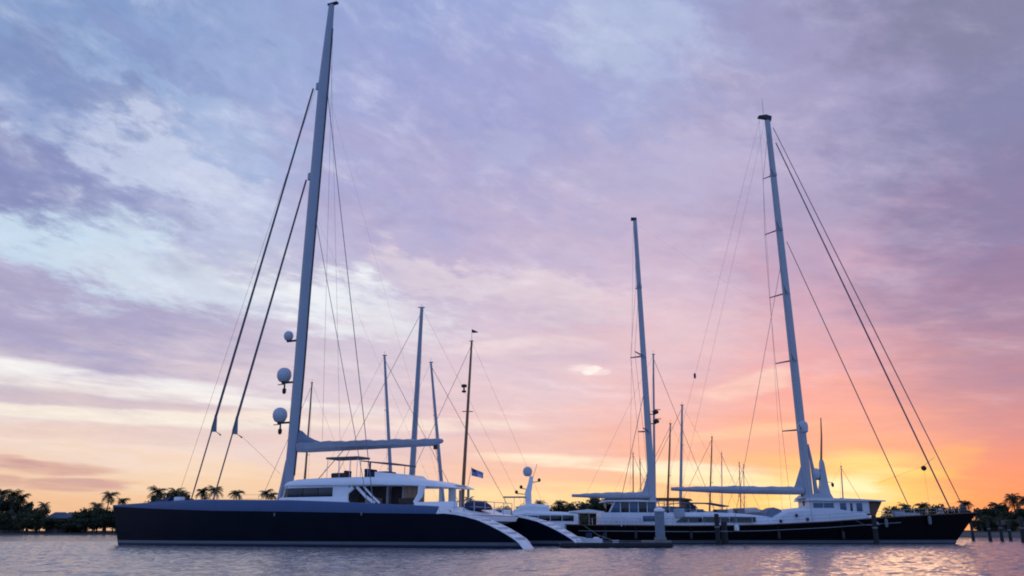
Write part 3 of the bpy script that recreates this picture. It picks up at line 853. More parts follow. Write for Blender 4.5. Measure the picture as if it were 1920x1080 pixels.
KH, kwx, khb = make_hull(KET, 0.0, K_ST, lambda x: lerp(K_EDGE, x), lambda x: lerp(K_HALF, x), ket_stem, (0.12, 0.45), ('black_hull', 'boot_stripe', 'navy_bottom'), draft=1.6, wl=0.86, fwd=40.0)
mb = MB()
for s in (1, -1):   # toe rail
    mb.grid([[(kwx(x, lerp(K_EDGE, x)), s * (lerp(K_HALF, x)), lerp(K_EDGE, x)), (kwx(x, lerp(K_EDGE, x)), s * lerp(K_HALF, x), lerp(K_EDGE, x) + 0.10),
              (kwx(x, lerp(K_EDGE, x)), s * max(0.0, lerp(K_HALF, x) - 0.12), lerp(K_EDGE, x) + 0.10)] for x in K_ST])
mb.build('toe_rail', 'brown_wood', KH)
mb = MB(); mb.grid([[(kwx(x, lerp(K_EDGE, x)), s * lerp(K_HALF, x), lerp(K_EDGE, x) - 0.02) for s in (-1, 0, 1)] for x in K_ST])
mb.build('deck', 'teak', KH)
mb = MB(); rw = [(6.1, s * b, z) for s, b, z in ((-1, 1.6, 2.08), (-1, 1.5, 1.2), (-1, 1.38, 0.12), (1, 1.38, 0.12), (1, 1.5, 1.2), (1, 1.6, 2.08))]
mb.add(rw, [tuple(range(6))]); mb.build('transom', 'black_hull', KH)
mb = MB(); mb.grid([[(x, -lerp(K_HALF, x) * 0.992 - 0.02, lerp(K_EDGE, x) - 0.62), (x, -lerp(K_HALF, x) * 0.990 - 0.025, lerp(K_EDGE, x) - 0.54)] for x in K_ST if 7 < x < 46])
mb.build('cove_line', 'rubber', KH)

# aft house of the ketch
mb = MB(); mb.box(9.9, 17.3, -2.6, 2.6, 1.95, 3.42, 0.08); aft = mb.build('aft_house', 'ketch_white', KET)
for i, (a, b) in enumerate(((11.2, 12.1), (12.2, 13.1), (13.2, 14.1), (14.2, 15.1), (15.2, 16.1))):
    p = MB(); p.box(a, b, -2.5, -2.42, 3.44, 4.5, 0.01); p.build('window_pane', 'window_glass' if i % 2 else 'window_blue', aft)
    p = MB(); p.box(b + 0.005, b + 0.095, -2.52, -2.40, 3.43, 4.55); p.build('mullion', 'ketch_white', aft)
p = MB(); p.box(11.1, 16.2, 2.42, 2.5, 3.43, 4.5); p.build('far_window', 'window_glass', aft)
p = MB(); p.tube([(10.9, -2.48, 3.42), (11.55, -2.48, 4.65)], 0.10, 8); p.build('pillar', 'ketch_white', aft)
p = MB(); p.prism([(10.2, 4.6), (16.6, 4.55), (16.6, 4.68), (14, 4.80), (10.4, 4.74)], -2.8, 2.8); p.build('aft_roof', 'ketch_white', aft)
p = MB(); p.box(14.6, 16.6, -2.62, -2.605, 2.45, 3.05, 0.004); p.build('port_light', 'window_blue', aft)
for x in (12.1, 12.55, 13.0, 13.5, 13.95, 14.2):
    p = MB(); p.tube([(x, -3.35, 1.9), (x, -3.35, 2.95)], 0.05, 6); p.build('stanchion', 'ketch_white', KET)
# mid coach roof with long dark windows
rws = []
for x, zt, w in ((17.3, 3.35, 2.5), (18.6, 3.38, 2.55), (22, 3.45, 2.6), (25.5, 3.30, 2.5), (28.2, 3.05, 2.3), (30.2, 2.75, 2.1)):
    rws.append([(x, -w, 1.95), (x, -w + 0.12, zt - 0.3), (x, -w + 0.4, zt), (x, 0, zt + 0.12), (x, w - 0.4, zt), (x, w - 0.12, zt - 0.3), (x, w, 1.95)])
mb = MB(); mb.grid(rws); mb.add(rws[0], [tuple(range(7))]); mb.add(rws[-1], [tuple(range(7))]); coach = mb.build('coach_roof', 'ketch_white', KET)
for (a, b, c_) in ((18.4, 21.2, 0.7), (21.3, 24.2, 0), (24.3, 27.2, 0)):
    y0 = -2.66
    p = MB(); p.add([(a + c_, y0 + 0.02, 2.95), (b, y0 + 0.04, 2.93), (b, y0, 2.36), (a - c_ * 0.3, y0, 2.36)], [(0, 1, 2, 3)]); p.build('window_pane', 'window_glass', coach)
p = MB(); p.box(21.0, 21.7, -1.5, -0.7, 3.45, 3.8, 0.05); p.build('deck_hatch', 'window_blue', coach)
# forward deckhouse with pilothouse
rws = []
for x, zt, w in ((28.2, 2.25, 2.4), (29.2, 2.85, 2.45), (30.2, 3.4, 2.5), (31.0, 3.75, 2.5), (33.0, 3.95, 2.5), (36, 3.95, 2.5), (39.6, 3.5, 2.35), (40.6, 2.75, 2.1)):
    rws.append([(x, -w, 2.0), (x, -w + 0.08, max(2.1, zt - 0.3)), (x, -w + 0.35, zt), (x, 0, zt + 0.08), (x, w - 0.35, zt), (x, w - 0.08, max(2.1, zt - 0.3)), (x, w, 2.0)])
mb = MB(); mb.grid(rws); mb.add(rws[0], [tuple(range(7))]); mb.add(rws[-1], [tuple(range(7))]); fh = mb.build('deckhouse', 'ketch_white', KET)
mb = MB(); mb.box(33.6, 40.2, -2.15, 2.15, 3.3, 4.72, 0.05); ph = mb.build('pilothouse', 'ketch_white', KET)
for (a, b, m_) in ((33.9, 35.0, 'window_blue'), (35.08, 36.2, 'window_blue'), (36.9, 37.6, 'window_blue'), (38.05, 38.3, 'window_glass'), (38.75, 39.4, 'window_blue')):
    p = MB(); p.box(a, b, -2.175, -2.155, 3.55, 4.45, 0.005); p.build('window_pane', m_, ph)
p = MB(); p.prism([(33.2, 4.72), (40.5, 4.66), (41.9, 4.60), (42.0, 4.72), (39, 4.90), (36.2, 4.98), (33.4, 5.0)], -2.6, 2.6); p.build('pilothouse_roof', 'ketch_white', ph)
p = MB(); p.prism([(40.25, 3.1), (40.9, 3.1), (41.75, 4.58), (40.25, 4.62)], -1.9, 1.9); p.build('windscreen', 'brown_wood', ph)  # opaque wood brown stands in for backlight coming through the glass
p = MB(); p.prism([(33.0, 4.98), (33.6, 5.45), (34.9, 5.55), (35.6, 5.3), (36.0, 4.96)], -1.6, 1.6); p.build('roof_pod', 'mast_white', ph)
p = MB(); p.prism([(39.2, 2.1), (40.9, 2.1), (40.2, 3.0), (39.8, 3.0)], -2.75, -2.5); p.build('spray_board', 'ketch_white', fh)
for (x, z) in ((31.8, 3.1), (30.0, 2.5), (33, 2.7)):
    p = MB(); p.lathe((x, -2.52, z), [(0.14, -0.16), (0.17, 0), (0.14, 0.16)], 10); p.build('porthole', 'window_glass', fh)
# cockpit clutter between the houses
p = MB(); p.prism([(28.4, 2.9), (30.6, 3.0), (30.4, 3.75), (29.6, 4.0), (28.9, 3.7)], -1.6, 1.2); p.build('spray_hood', 'sail_dark', KET)
p = MB(); p.box(27.4, 28.3, -1.0, 0.5, 2.3, 3.5, 0.1); p.build('winch_pod', 'rubber', KET)
# radar arch behind the main mast
rws = []
for z, x0, x1, w in ((4.95, 34.95, 36.85, 0.7), (5.6, 35.35, 36.6, 0.5), (6.6, 35.62, 36.48, 0.36), (9.0, 35.82, 36.3, 0.24), (9.4, 35.9, 36.22, 0.16)):
    rws.append([(x0, -w, z), (x1, -w, z), (x1, w, z), (x0, w, z)])
mb = MB(); mb.grid(rws, close=True); mb.add(rws[-1], [(0, 1, 2, 3)]); arch = mb.build('radar_mast', 'mast_white', KET)
p = MB(); p.tube([(36.05, 0, 9.3), (36.35, 0, 12.0), (36.5, 0, 14.3)], [0.14, 0.10, 0.06], 8); p.build('pole', 'varnish', arch)
p = MB(); p.lathe((35.3, 0, 7.9), [(0.3, -0.65), (0.45, -0.4), (0.5, 0), (0.42, 0.35), (0.2, 0.52), (0.02, 0.56)], 16); p.build('radome', 'radome', arch)
p = MB(); p.box(34.95, 35.9, -0.1, 0.1, 7.1, 7.24, 0.02); p.build('bracket', 'dark_trim', arch)
p = MB(); p.lathe((37.1, 0, 6.6), [(0.05, -0.3), (0.16, -0.15), (0.16, 0.1), (0.05, 0.2)], 10); p.tube([(36.5, 0, 6.9), (37.1, 0, 6.8)], 0.03, 6); p.build('search_light', 'dark_trim', arch)


def ketch_mast(x0, x1, ztop, r0, r1, spread, parent, z0=2.0):
    m_ = MB()
    zz = [z0 + (ztop - z0) * q / 8 for q in range(9)]
    m_.tube([(x0 + (x1 - x0) * q / 8, 0, z) for q, z in enumerate(zz)], [r0 + (r1 - r0) * (q / 8) ** 1.4 for q in range(9)], 14, 0.7)
    o = m_.build('mast', 'mast_white', parent)

    def mx(z):
        return x0 + (x1 - x0) * (z - z0) / (ztop - z0)
    for (z, w, back) in spread:
        for s in (-1, 1):
            q = MB(); q.tube([(mx(z), 0, z), (mx(z) - back, s * w, z + 0.18)], [0.12, 0.07], 6, 0.6); q.build('spreader', 'stay_grey', o)
        q = MB(); q.lathe((mx(z), 0, z - 0.25), [(r0 * 0.72, 0), (r0 * 0.8, 0.1), (r0 * 0.8, 0.4), (r0 * 0.72, 0.5)], 12); q.build('mast_band', 'mast_grey', o)
    return o, mx


main, mmx = ketch_mast(34.25, 33.35, 53.0, 0.56, 0.36, ((12.9, 3.2, 1.25), (21.2, 3.1, 1.25), (29.6, 2.9, 1.2), (37.9, 2.5, 1.1), (45.3, 1.7, 0.8)), KET)
p = MB(); p.prism([(33.8, 52.9), (33.9, 53.5), (33.2, 53.75), (32.2, 53.6), (32.1, 53.35), (33.0, 53.2)], -0.25, 0.25); p.build('masthead_crane', 'dark_trim', main)
p = MB(); p.tube([(32.9, 0, 53.6), (32.9, 0, 56.2)], 0.02, 5); p.build('whip_antenna', 'dark_trim', main)
p = MB(); p.lathe((mmx(13.3) + 0.15, 0, 13.2), [(0.3, -0.8), (0.62, -0.55), (0.68, 0.1), (0.6, 0.5), (0.35, 0.7)], 14); p.build('radar_bulge', 'radome', main)
p = MB(); p.tube([(mmx(4) + 0.9, 0, 4.9), (mmx(8) + 0.85, 0, 8), (mmx(11) + 0.6, 0, 11.2)], [0.28, 0.24, 0.1], 8); p.build('halyard_trunk', 'mast_grey', main)
miz, zmx = ketch_mast(16.25, 15.5, 39.2, 0.42, 0.24, ((12.7, 2.0, 0.9), (21.7, 1.9, 1.3), (30.4, 1.6, 0.2)), KET)
p = MB(); p.box(15.0, 15.7, -0.2, 0.2, 39.1, 39.45, 0.05); p.build('masthead_crane', 'dark_trim', miz)
for z in (13.6, 14.7):
    p = MB(); p.tube([(zmx(z), 0, z), (zmx(z) + 1.0, 0, z)], 0.06, 6); p.lathe((zmx(z) + 1.0, 0, z), [(0.2, 0.05), (0.36, 0.15), (0.36, 0.4), (0.15, 0.5)], 12); p.box(zmx(z) + 0.9, zmx(z) + 1.6, -0.05, 0.05, z + 0.52, z + 0.6); p.build('radar', 'dark_trim', miz)


def boom_k(xa, xb, za, zb, h, w, bundle, parent):
    m_ = MB(); rws = []
    for q in range(22):
        u_ = q / 21
        x = xa + (xb - xa) * u_; z = za + (zb - za) * u_; hh = h * (0.45 + 0.55 * min(1, u_ * 2.2)); ww = w * (0.5 + 0.5 * min(1, u_ * 2.2))
        lump = 1 + 0.10 * math.sin(q * 2.1 + xa) + 0.06 * math.sin(q * 5.3)
        rws.append([(x, ww * math.cos(a), z + hh * math.sin(a) * (lump if math.sin(a) > 0 else 1)) for a in [2 * math.pi * k / 10 for k in range(10)]])
    m_.grid(rws, close=True); m_.add(rws[0], [tuple(range(10))]); m_.add(rws[-1], [tuple(range(10))])
    o = m_.build('boom', 'sail_cover', parent)
    q = MB(); q.prism(bundle, -0.16, 0.16); q.build('sail_bundle', 'sail_cover', o)
    return o


b1 = boom_k(18.4, 33.6, 6.1, 5.88, 0.46, 0.5, [(33.6, 8.6), (33.9, 8.5), (33.75, 5.9), (32.4, 5.9), (32.8, 6.6), (33.2, 7.6)], KET)
b2 = boom_k(6.9, 16.0, 5.35, 5.4, 0.36, 0.4, [(15.85, 8.6), (16.1, 8.5), (15.95, 5.5), (14.9, 5.5), (15.25, 6.2), (15.6, 7.4)], KET)
p = MB(); p.tube([(33.4, 0, 5.5), (33.6, 0, 4.2)], 0.12, 8); p.build('vang', 'dark_trim', b1)
for x in (20.5, 24, 26.5, 29.5, 31):
    p = MB(); p.tube([(x, 0.1, 5.7), (x + 0.15, 0.2, 3.3)], 0.014, 5); p.build('lazy_line', 'wire', b1)
for nm, a, b, r_ in (('forestay', (34.0, 0, 52.0), (51.9, 0, 3.9), 0.065), ('forestay', (34.2, 0, 49.8), (50.4, 0, 3.7), 0.10), ('forestay', (34.4, 0, 36.3), (45.9, 0, 3.3), 0.062)):
    stay(nm, [a, mix3(a, b, 0.6), b], [r_ * 0.7, r_, r_ * 0.85], 'stay_grey', KET, 8)
for a, b, r_ in (((32.9, 0, 52.5), (18.6, -1.0, 3.4), 0.011), ((32.4, 0, 53.3), (17.0, 0, 3.4), 0.012), ((33.6, 0, 34), (24.5, -3.4, 2.2), 0.028), ((15.3, 0, 38.9), (13.6, 0, 5.4), 0.014),
                  ((32.3, 0, 53.2), (31.2, 0, 6.2), 0.013), ((15.7, 0, 17.2), (11.6, -2.6, 2.3), 0.036), ((15.8, 0, 38.5), (33.6, 0, 26), 0.004)):
    stay('running_stay', [a, b], r_, 'wire', KET, 5)
for s in (-1, 1):
    stay('shroud', [(mmx(52), 0, 52)] + [(mmx(z) - bk, s * w, z + 0.18) for z, w, bk in ((45.3, 1.7, 0.8), (37.9, 2.5, 1.1), (29.6, 2.9, 1.2), (21.2, 3.1, 1.25), (12.9, 3.2, 1.25))] + [(33.2, s * 3.5, 2.3)], 0.022, 'wire', KET, 5)
    stay('shroud', [(zmx(38.5), 0, 38.5)] + [(zmx(z) - bk, s * w, z + 0.18) for z, w, bk in ((30.4, 1.6, 0.2), (21.7, 1.9, 1.3), (12.7, 2.0, 0.9))] + [(15.4, s * 3.4, 2.2)], 0.018, 'wire', KET, 5)
p = MB(); p.lathe((21.9, 0.0, 19.3), [(0.03, -0.35), (0.14, -0.2), (0.14, 0.2), (0.03, 0.35)], 8); p.build('stay_block', 'dark_trim', KET)
# foredeck gear of the ketch
for i, x in enumerate((41.3, 42.6, 44.0, 45.4, 46.8, 48.2, 49.6, 51.0)):
    for s in (-1, 1):
        p = MB(); b = max(0.15, lerp(K_HALF, x) - 0.1); p.tube([(x, s * b, lerp(K_EDGE, x)), (x, s * b, lerp(K_EDGE, x) + 0.75)], 0.03, 6); p.build('stanchion', 'steel', KET)
p = MB()
for s in (-1, 1):
    p.tube([(x, s * max(0.15, lerp(K_HALF, x) - 0.1), lerp(K_EDGE, x) + 0.74) for x in (41.3, 44, 46.8, 49.6, 51.5, 52.9)], 0.022, 5)
    p.tube([(x, s * max(0.15, lerp(K_HALF, x) - 0.1), lerp(K_EDGE, x) + 0.4) for x in (41.3, 44, 46.8, 49.6, 51.5, 52.9)], 0.015, 5)
p.build('guard_wire', 'steel', KET)
p = MB(); p.box(44.0, 46.4, -1.0, 1.0, 2.9, 3.35, 0.08); p.build('deck_hatch', 'grey_deck', KET)
p = MB(); p.lathe((49.2, 0, 3.2), [(0.35, 0), (0.38, 0.2), (0.2, 0.3), (0.25, 0.55), (0.32, 0.6), (0.1, 0.7)], 12); p.build('windlass', 'steel', KET)
p = MB(); p.prism([(51.3, 3.35), (52.3, 3.4), (51.9, 4.3), (51.6, 4.3)], -0.15, 0.15); p.build('stem_fitting', 'dark_trim', KET)
for x, z in ((41.6, 2.3), (47.0, 2.6)):
    p = MB(); p.lathe((x, -lerp(K_HALF, x) - 0.18, z), [(0.05, -0.5), (0.17, -0.4), (0.19, 0), (0.17, 0.35), (0.05, 0.45)], 10); p.build('fender', 'rubber', KET)
p = MB(); p.lathe((24.6, -4.15, 1.75), [(0.08, -0.35), (0.26, -0.28), (0.28, 0.2), (0.1, 0.32)], 10); p.build('fender', 'white_paint', KET)

# deck clutter along the near side of the ketch
crng = random.Random(4)
for i in range(19):
    x = 7.2 + i * 1.75
    b = lerp(K_HALF, x) - 0.12
    p = MB(); p.tube([(x, -b, lerp(K_EDGE, x)), (x, -b, lerp(K_EDGE, x) + 0.8)], 0.028, 6); p.build('stanchion', 'steel', KET)
p = MB()
for dz in (0.42, 0.79):
    p.tube([(x, -(lerp(K_HALF, x) - 0.12), lerp(K_EDGE, x) + dz) for x in [7.2 + i * 1.75 for i in range(20)]], 0.012, 5)
p.build('guard_wire', 'wire', KET)
for i in range(9):
    x = 17.8 + i * 1.3 + crng.uniform(-0.3, 0.3); y = crng.uniform(-1.6, 1.2); z = 3.2 if x < 26 else 2.9
    p = MB(); p.lathe((x, y, z), [(0.16, 0), (0.2, 0.1), (0.12, 0.2), (0.13, 0.42), (0.22, 0.47), (0.08, 0.52)], 10); p.build('winch', 'steel' if i % 2 else 'dark_trim', KET)
for x, y, w, h in ((18.2, -2.2, 1.1, 0.55), (23.0, -0.6, 1.6, 0.5), (25.6, 0.6, 1.2, 0.6), (31.4, -1.9, 0.9, 0.5), (43.2, -1.2, 1.2, 0.45)):
    p = MB(); p.box(x, x + w, y - 0.4, y + 0.4, lerp(K_EDGE, x) + (0.9 if x < 30 else 0.0), lerp(K_EDGE, x) + (1.35 if x < 30 else 0.2) + h, 0.07); p.build('deck_box', crng.choice(['sail_dark', 'rubber', 'sail_cover', 'teak']), KET)
p = MB(); p.grid([[(17.6, y, 4.35), (19.5, y, 4.55), (22.6, y, 4.5), (24.6, y, 4.15)] for y in (-1.7, 0, 1.7)]); bt_ = p.build('cockpit_awning', 'sail_dark', KET)
so_ = bt_.modifiers.new('thickness', 'SOLIDIFY'); so_.thickness = 0.06
for x, z in ((17.8, 4.34), (20.8, 4.5), (24.3, 4.15)):
    for y in (-1.6, 1.6):
        p = MB(); p.tube([(x, y, 3.1), (x, y, z)], 0.03, 5); p.build('awning_pole', 'steel', bt_)
for x in (10.3, 13.6, 19.6, 29.2, 36.4):
    p = MB(); b = lerp(K_HALF, x); p.lathe((x, -b - 0.16, 1.0), [(0.05, -0.45), (0.15, -0.36), (0.17, 0), (0.15, 0.34), (0.05, 0.42)], 10); p.tube([(x, -b - 0.1, 1.4), (x, -b + 0.1, lerp(K_EDGE, x) + 0.1)], 0.015, 5); p.build('fender', 'dark_trim', KET)
# mooring lines to the pilings
for a, b in (((22.3, -3.85, 2.0), (22.0, -6.4, 2.0)), ((38.0, -3.3, 2.6), (38.9, -6.0, 2.0)), ((8.0, -2.5, 2.0), (9.2, -22.2, 0.55))):
    m3 = tuple((p_ + q_) / 2 - (0.25 if i_ == 2 else 0) for i_, (p_, q_) in enumerate(zip(a, b)))
    stay('mooring_line', [a, m3, b], 0.022, 'rubber', KET, 5)

# anchor ball hoisted on the foredeck
AB = (47.9, 101.2, 8.45)
root = thing('anchor_ball', (AB[0], AB[1], AB[2]), 0, 'round black anchor ball hanging below the paired forestays of the black yacht', 'day signal')
p = MB(); p.lathe((0, 0, 0), [(0.02, -0.3), (0.18, -0.24), (0.29, -0.1), (0.3, 0), (0.29, 0.1), (0.18, 0.24), (0.02, 0.3)], 16); p.build('ball', 'anchor_ball', root)
p = MB(); p.tube([(0, 0, 0.25), (1.3, 0, 1.2), (1.42, 0, 1.25)], 0.02, 5); p.tube([(0, 0, -0.25), (0.1, 0, -5.1)], 0.012, 5); p.tube([(0, 0, 0.28), (-5.5, 0, -1.7)], 0.012, 5); p.build('halyard', 'wire', root)

# ------------------------------------------------------------------ dock, pilings
dock = thing('floating_dock', (0, 0, 0), 0, 'low floating dock finger ending at the big grey piling', 'dock')
mb = MB(); mb.box(4.2, 13.9, 77.3, 79.4, -0.35, 0.34, 0.04); mb.build('float', 'float_dark', dock)
for i in range(33):
    x = 4.2 + i * 0.294
    mb = MB() if i == 0 else None
    if i == 0:
        mb.box(0, 0.27, 77.2, 79.5, 0.345, 0.42); pl0 = mb.build('plank', 'plank_grey', dock, smooth=0); pl0.location.x = x
    else:
        o = pl0.copy(); COL.objects.link(o); o.parent = dock; o.location = (x, random.uniform(-0.03, 0.03), random.uniform(-0.006, 0.006))
mb = MB(); mb.box(4.2, 13.95, 77.08, 77.195, 0.10, 0.44, 0.02); mb.build('fender_board', 'float_dark', dock)
mb = MB(); mb.box(11.5, 13.9, 77.4, 79.2, 0.425, 0.62, 0.05); mb.build('concrete_pad', 'concrete', dock)
for x in (6.0, 9.2):
    mb = MB(); mb.box(x - 0.25, x + 0.25, 78.9, 79.05, 0.42, 0.5); mb.tube([(x - 0.22, 78.97, 0.5), (x - 0.3, 78.97, 0.62), (x + 0.3, 78.97, 0.62), (x + 0.22, 78.97, 0.5)], 0.035, 6); mb.build('cleat', 'steel', dock)

root = thing('dock_piling', (13.0, 77.9, 0), 0, 'thick grey sleeved piling with white cap at the end of the dock', 'piling')
mb = MB(); mb.lathe((0, 0, 0), [(0.43, -1.0), (0.43, 0.3), (0.42, 1.0), (0.425, 2.0), (0.42, 3.08)], 24); mb.build('sleeve', 'piling_grey', root)
mb = MB(); mb.lathe((0, 0, 3.082), [(0.44, 0), (0.46, 0.05), (0.44, 0.16), (0.36, 0.27), (0.2, 0.34), (0.03, 0.37)], 24); mb.build('cap', 'white_paint', root)
mb = MB(); mb.lathe((0, 0, 0.55), [(0.50, 0), (0.53, 0.06), (0.53, 0.28), (0.50, 0.34)], 24); mb.build('guide_collar', 'concrete', root)


def piling(x, y, h, r_, label, tilt=0.0):
    o = thing('mooring_piling', (x, y, 0), random.uniform(0, 6), label, 'piling', 'dark wooden mooring pilings')
    o.rotation_euler.x = tilt
    q = MB(); q.lathe((0, 0, 0), [(r_ * 1.08, -1.0), (r_ * 1.1, 0.3), (r_ * 1.0, 0.7), (r_ * 0.97, h * 0.6), (r_ * 0.93, h - 0.06), (r_ * 0.8, h)], 14)
    s_ = q.build('post', 'piling_dark', o)
    q = MB(); q.lathe((0, 0, h * 0.55), [(r_ * 1.02, 0), (r_ * 1.1, 0.04), (r_ * 1.1, 0.10), (r_ * 1.02, 0.14)], 14); q.build('rope_band', 'rubber', o)
    return o


piling(21.9, 94.6, 3.2, 0.26, 'dark wooden piling in front of the black yacht, nearest the grey piling')
piling(22.8, 95.3, 2.4, 0.34, 'short stout dark piling touching a taller one beside the black hull', 0.02)
piling(38.9, 95.0, 3.05, 0.26, 'lone dark piling in front of the pilothouse of the black yacht')
P_LAB = ['leftmost dark piling in the row right of the black bow', 'second dark piling right of the black bow', 'third dark piling right of the black bow, taller than its neighbours',
         'dark piling at the far right edge of the picture', 'short dark piling behind the row by the black bow', 'slim dark piling close under the black bow']
for (x, y, h), lb in zip(((68.3, 127, 3.0), (68.6, 124.5, 3.2), (65.5, 114, 3.3), (64.5, 112, 3.1), (74.0, 132, 2.7), (69.5, 134, 2.6)), P_LAB):
    piling(x, y, h, 0.22, lb, random.uniform(-0.02, 0.02))


# ------------------------------------------------------------------ background sailing yachts
def sail_yacht(px_t, py_t, px_b, Y, L, head, hull_m, mast_m, r_, label, boom=True, spreaders=2, furl=True, hz=1.5, stays=True):
    """sloop moored beyond the big yachts; head +1 = bow to the right"""
    base = at(px_b, 972, Y); top = at(px_t, py_t, Y)
    o = thing('sailing_yacht', (base.x, Y, 0), 0 if head > 0 else math.pi, label, 'sailing yacht', 'sailing yachts moored behind')
    H = top.z; rk = (top.x - base.x) * head
    xs = [-0.5, -0.45, -0.3, -0.1, 0.1, 0.25, 0.38, 0.46, 0.5]
    hb_ = [0.6, 0.72, 0.9, 1.0, 0.97, 0.8, 0.5, 0.2, 0.02]
    bm_ = L * 0.125; x0 = -L * 0.06
    st = [(x0 + u_ * L, h_ * bm_) for u_, h_ in zip(xs, hb_)]
    q = MB(); rws = []
    for x, b in st:
        z = hz + 0.35 * max(0, (x - x0) / L) ** 1.0 * 2
        rws.append([(x, -b, z), (x * 0.985, -b * 0.93, z * 0.45), (x * 0.965, -b * 0.8, 0.0), (x * 0.94, 0, -0.7), (x * 0.965, b * 0.8, 0.0), (x * 0.985, b * 0.93, z * 0.45), (x, b, z)])
    q.grid(rws); q.add(rws[0], [tuple(range(7))]); h = q.build('hull', hull_m, o)
    q = MB(); q.grid([[r0[0], (r0[0][0], 0, r0[0][2] + 0.06), r0[-1]] for r0 in rws]); q.build('deck', 'grey_deck', h)
    cw = bm_ * 0.6; c0, c1 = x0 - L * 0.16, x0 + L * 0.16
    q = MB(); rr = [[(x, -w, hz), (x, -w * 0.92, hz + hh), (x, 0, hz + hh * 1.12), (x, w * 0.92, hz + hh), (x, w, hz)] for x, w, hh in
                    ((c0, cw, 0.75), (c0 + L * 0.1, cw, 0.8), (c1 - L * 0.1, cw * 0.85, 0.6), (c1, cw * 0.55, 0.12))]
    q.grid(rr); q.add(rr[0], [tuple(range(5))]); c = q.build('coach_roof', 'white_paint', o)
    for k in range(3):
        xa = c0 + L * 0.03 + k * L * 0.06
        q = MB(); q.box(xa, xa + L * 0.045, -cw - 0.02, -cw + 0.03, hz + 0.25, hz + 0.5); q.build('window_pane', 'window_glass', c)
    q = MB(); zz = [hz + (H - hz) * k / 6 for k in range(7)]
    q.tube([(rk * (k / 6), 0, z) for k, z in enumerate(zz)], [r_ * (1 - 0.45 * (k / 6) ** 1.5) for k in range(7)], 10, 0.75)
    m_ = q.build('mast', mast_m, o)
    q = MB(); q.box(rk - r_, rk + r_ * 1.2, -0.06, 0.06, H, H + 0.12); q.tube([(rk, 0, H), (rk, 0, H + 0.7)], 0.02, 5); q.build('masthead', 'dark_trim', m_)
    sp_pts = {-1: [], 1: []}
    for k in range(spreaders):
        u_ = (k + 1) / (spreaders + 1); z = hz + (H - hz) * u_
        for s_ in (-1, 1):
            q = MB(); e = (rk * u_ - 0.2, s_ * bm_ * 0.55 * (1.1 - 0.4 * u_), z + 0.1); q.tube([(rk * u_, 0, z), e], 0.045, 5); q.build('spreader', mast_m, m_); sp_pts[s_].append(e)
    if boom:
        q = MB(); bl = L * 0.36; bz = hz + 1.5
        q.tube([(-0.2, 0, bz), (-bl * 0.5, 0, bz + 0.06), (-bl, 0, bz + 0.05)], [0.28, 0.26, 0.12], 8); q.build('boom', 'sail_cover', o)
    if stays:
        q = MB(); q.tube([(rk * 0.98, 0, H * 0.98), (x0 + L * 0.48, 0, hz + 0.6)], 0.035 if furl else 0.015, 5); q.build('forestay', 'wire', o)
        q = MB(); q.tube([(rk, 0, H), (x0 - L * 0.48, 0, hz)], 0.014, 5); q.build('backstay', 'wire', o)
        for s_ in (-1, 1):
            q = MB(); q.tube([(-0.1, s_ * bm_ * 0.9, hz)] + sp_pts[s_] + [(rk, 0, H * 0.99)], 0.014, 5); q.build('shroud', 'wire', o)
    return o


sail_yacht(721, 667, 738.5, 125, 26, 1, 'navy_hull', 'mast_grey', 0.29, 'slate-masted yacht seen over the boom, left of the tall pale-masted sloop')
y785 = sail_yacht(791, 577, 767, 128, 34, -1, 'white_paint', 'mast_grey', 0.46, 'sloop with the tallest of the masts behind the catamaran boom', spreaders=3)
sail_yacht(808, 680, 836, 122, 24, 1, 'white_paint', 'mast_grey', 0.27, 'yacht whose mast rises by the outer end of the catamaran boom')
y884 = sail_yacht(884.5, 640, 864, 127, 25, -1, 'black_hull', 'varnish', 0.27, 'classic yacht with varnished wooden mast and pennant behind the catamaran stern', spreaders=0)
sail_yacht(585, 718, 566, 142, 20, -1, 'white_paint', 'varnish', 0.2, 'yacht with thin brown mast close behind the big catamaran mast', spreaders=1)
sail_yacht(1257, 795, 1249, 148, 18, -1, 'navy_hull', 'varnish', 0.2, 'yacht with thin brown mast just right of the aft mast of the black yacht', spreaders=1)  # varnish brown on these far masts stands in for veiling glare
sail_yacht(1279, 760, 1274, 150, 22, -1, 'white_paint', 'mast_white', 0.29, 'pale-masted sloop between the two masts of the black yacht, taller than its neighbours')
sail_yacht(1335, 820, 1328, 152, 16, -1, 'white_paint', 'varnish', 0.16, 'small yacht with brown mast above the main boom of the black yacht', spreaders=1)
sail_yacht(1353, 850, 1353, 168, 14, 1, 'white_paint', 'mast_grey', 0.12, 'small far yacht with short thin mast right of the brown-masted one', spreaders=1)
sail_yacht(1187, 850, 1187, 172, 14, 1, 'navy_hull', 'varnish', 0.13, 'far yacht with short mast over the aft boom, left of its twin', spreaders=1)
sail_yacht(1200, 862, 1203, 176, 13, 1, 'white_paint', 'varnish', 0.12, 'far yacht with the shorter of two short masts over the aft boom', spreaders=1)
sail_yacht(1386, 868, 1389, 182, 13, 1, 'white_paint', 'varnish', 0.13, 'far yacht with thin mast over the middle of the main boom, left of its pair', spreaders=1)
sail_yacht(1394, 872, 1395, 188, 13, -1, 'white_paint', 'mast_grey', 0.11, 'far yacht with thin mast over the middle of the main boom, right of its pair', spreaders=1)
sail_yacht(1577, 875, 1582, 150, 13, 1, 'white_paint', 'mast_grey', 0.14, 'small yacht with short mast against the glow right of the pilothouse radar mast', spreaders=1)
sail_yacht(1225, 665, 1227, 134, 24, 1, 'white_paint', 'mast_grey', 0.22, 'yacht whose mast stands directly behind the aft mast of the black yacht', spreaders=2)
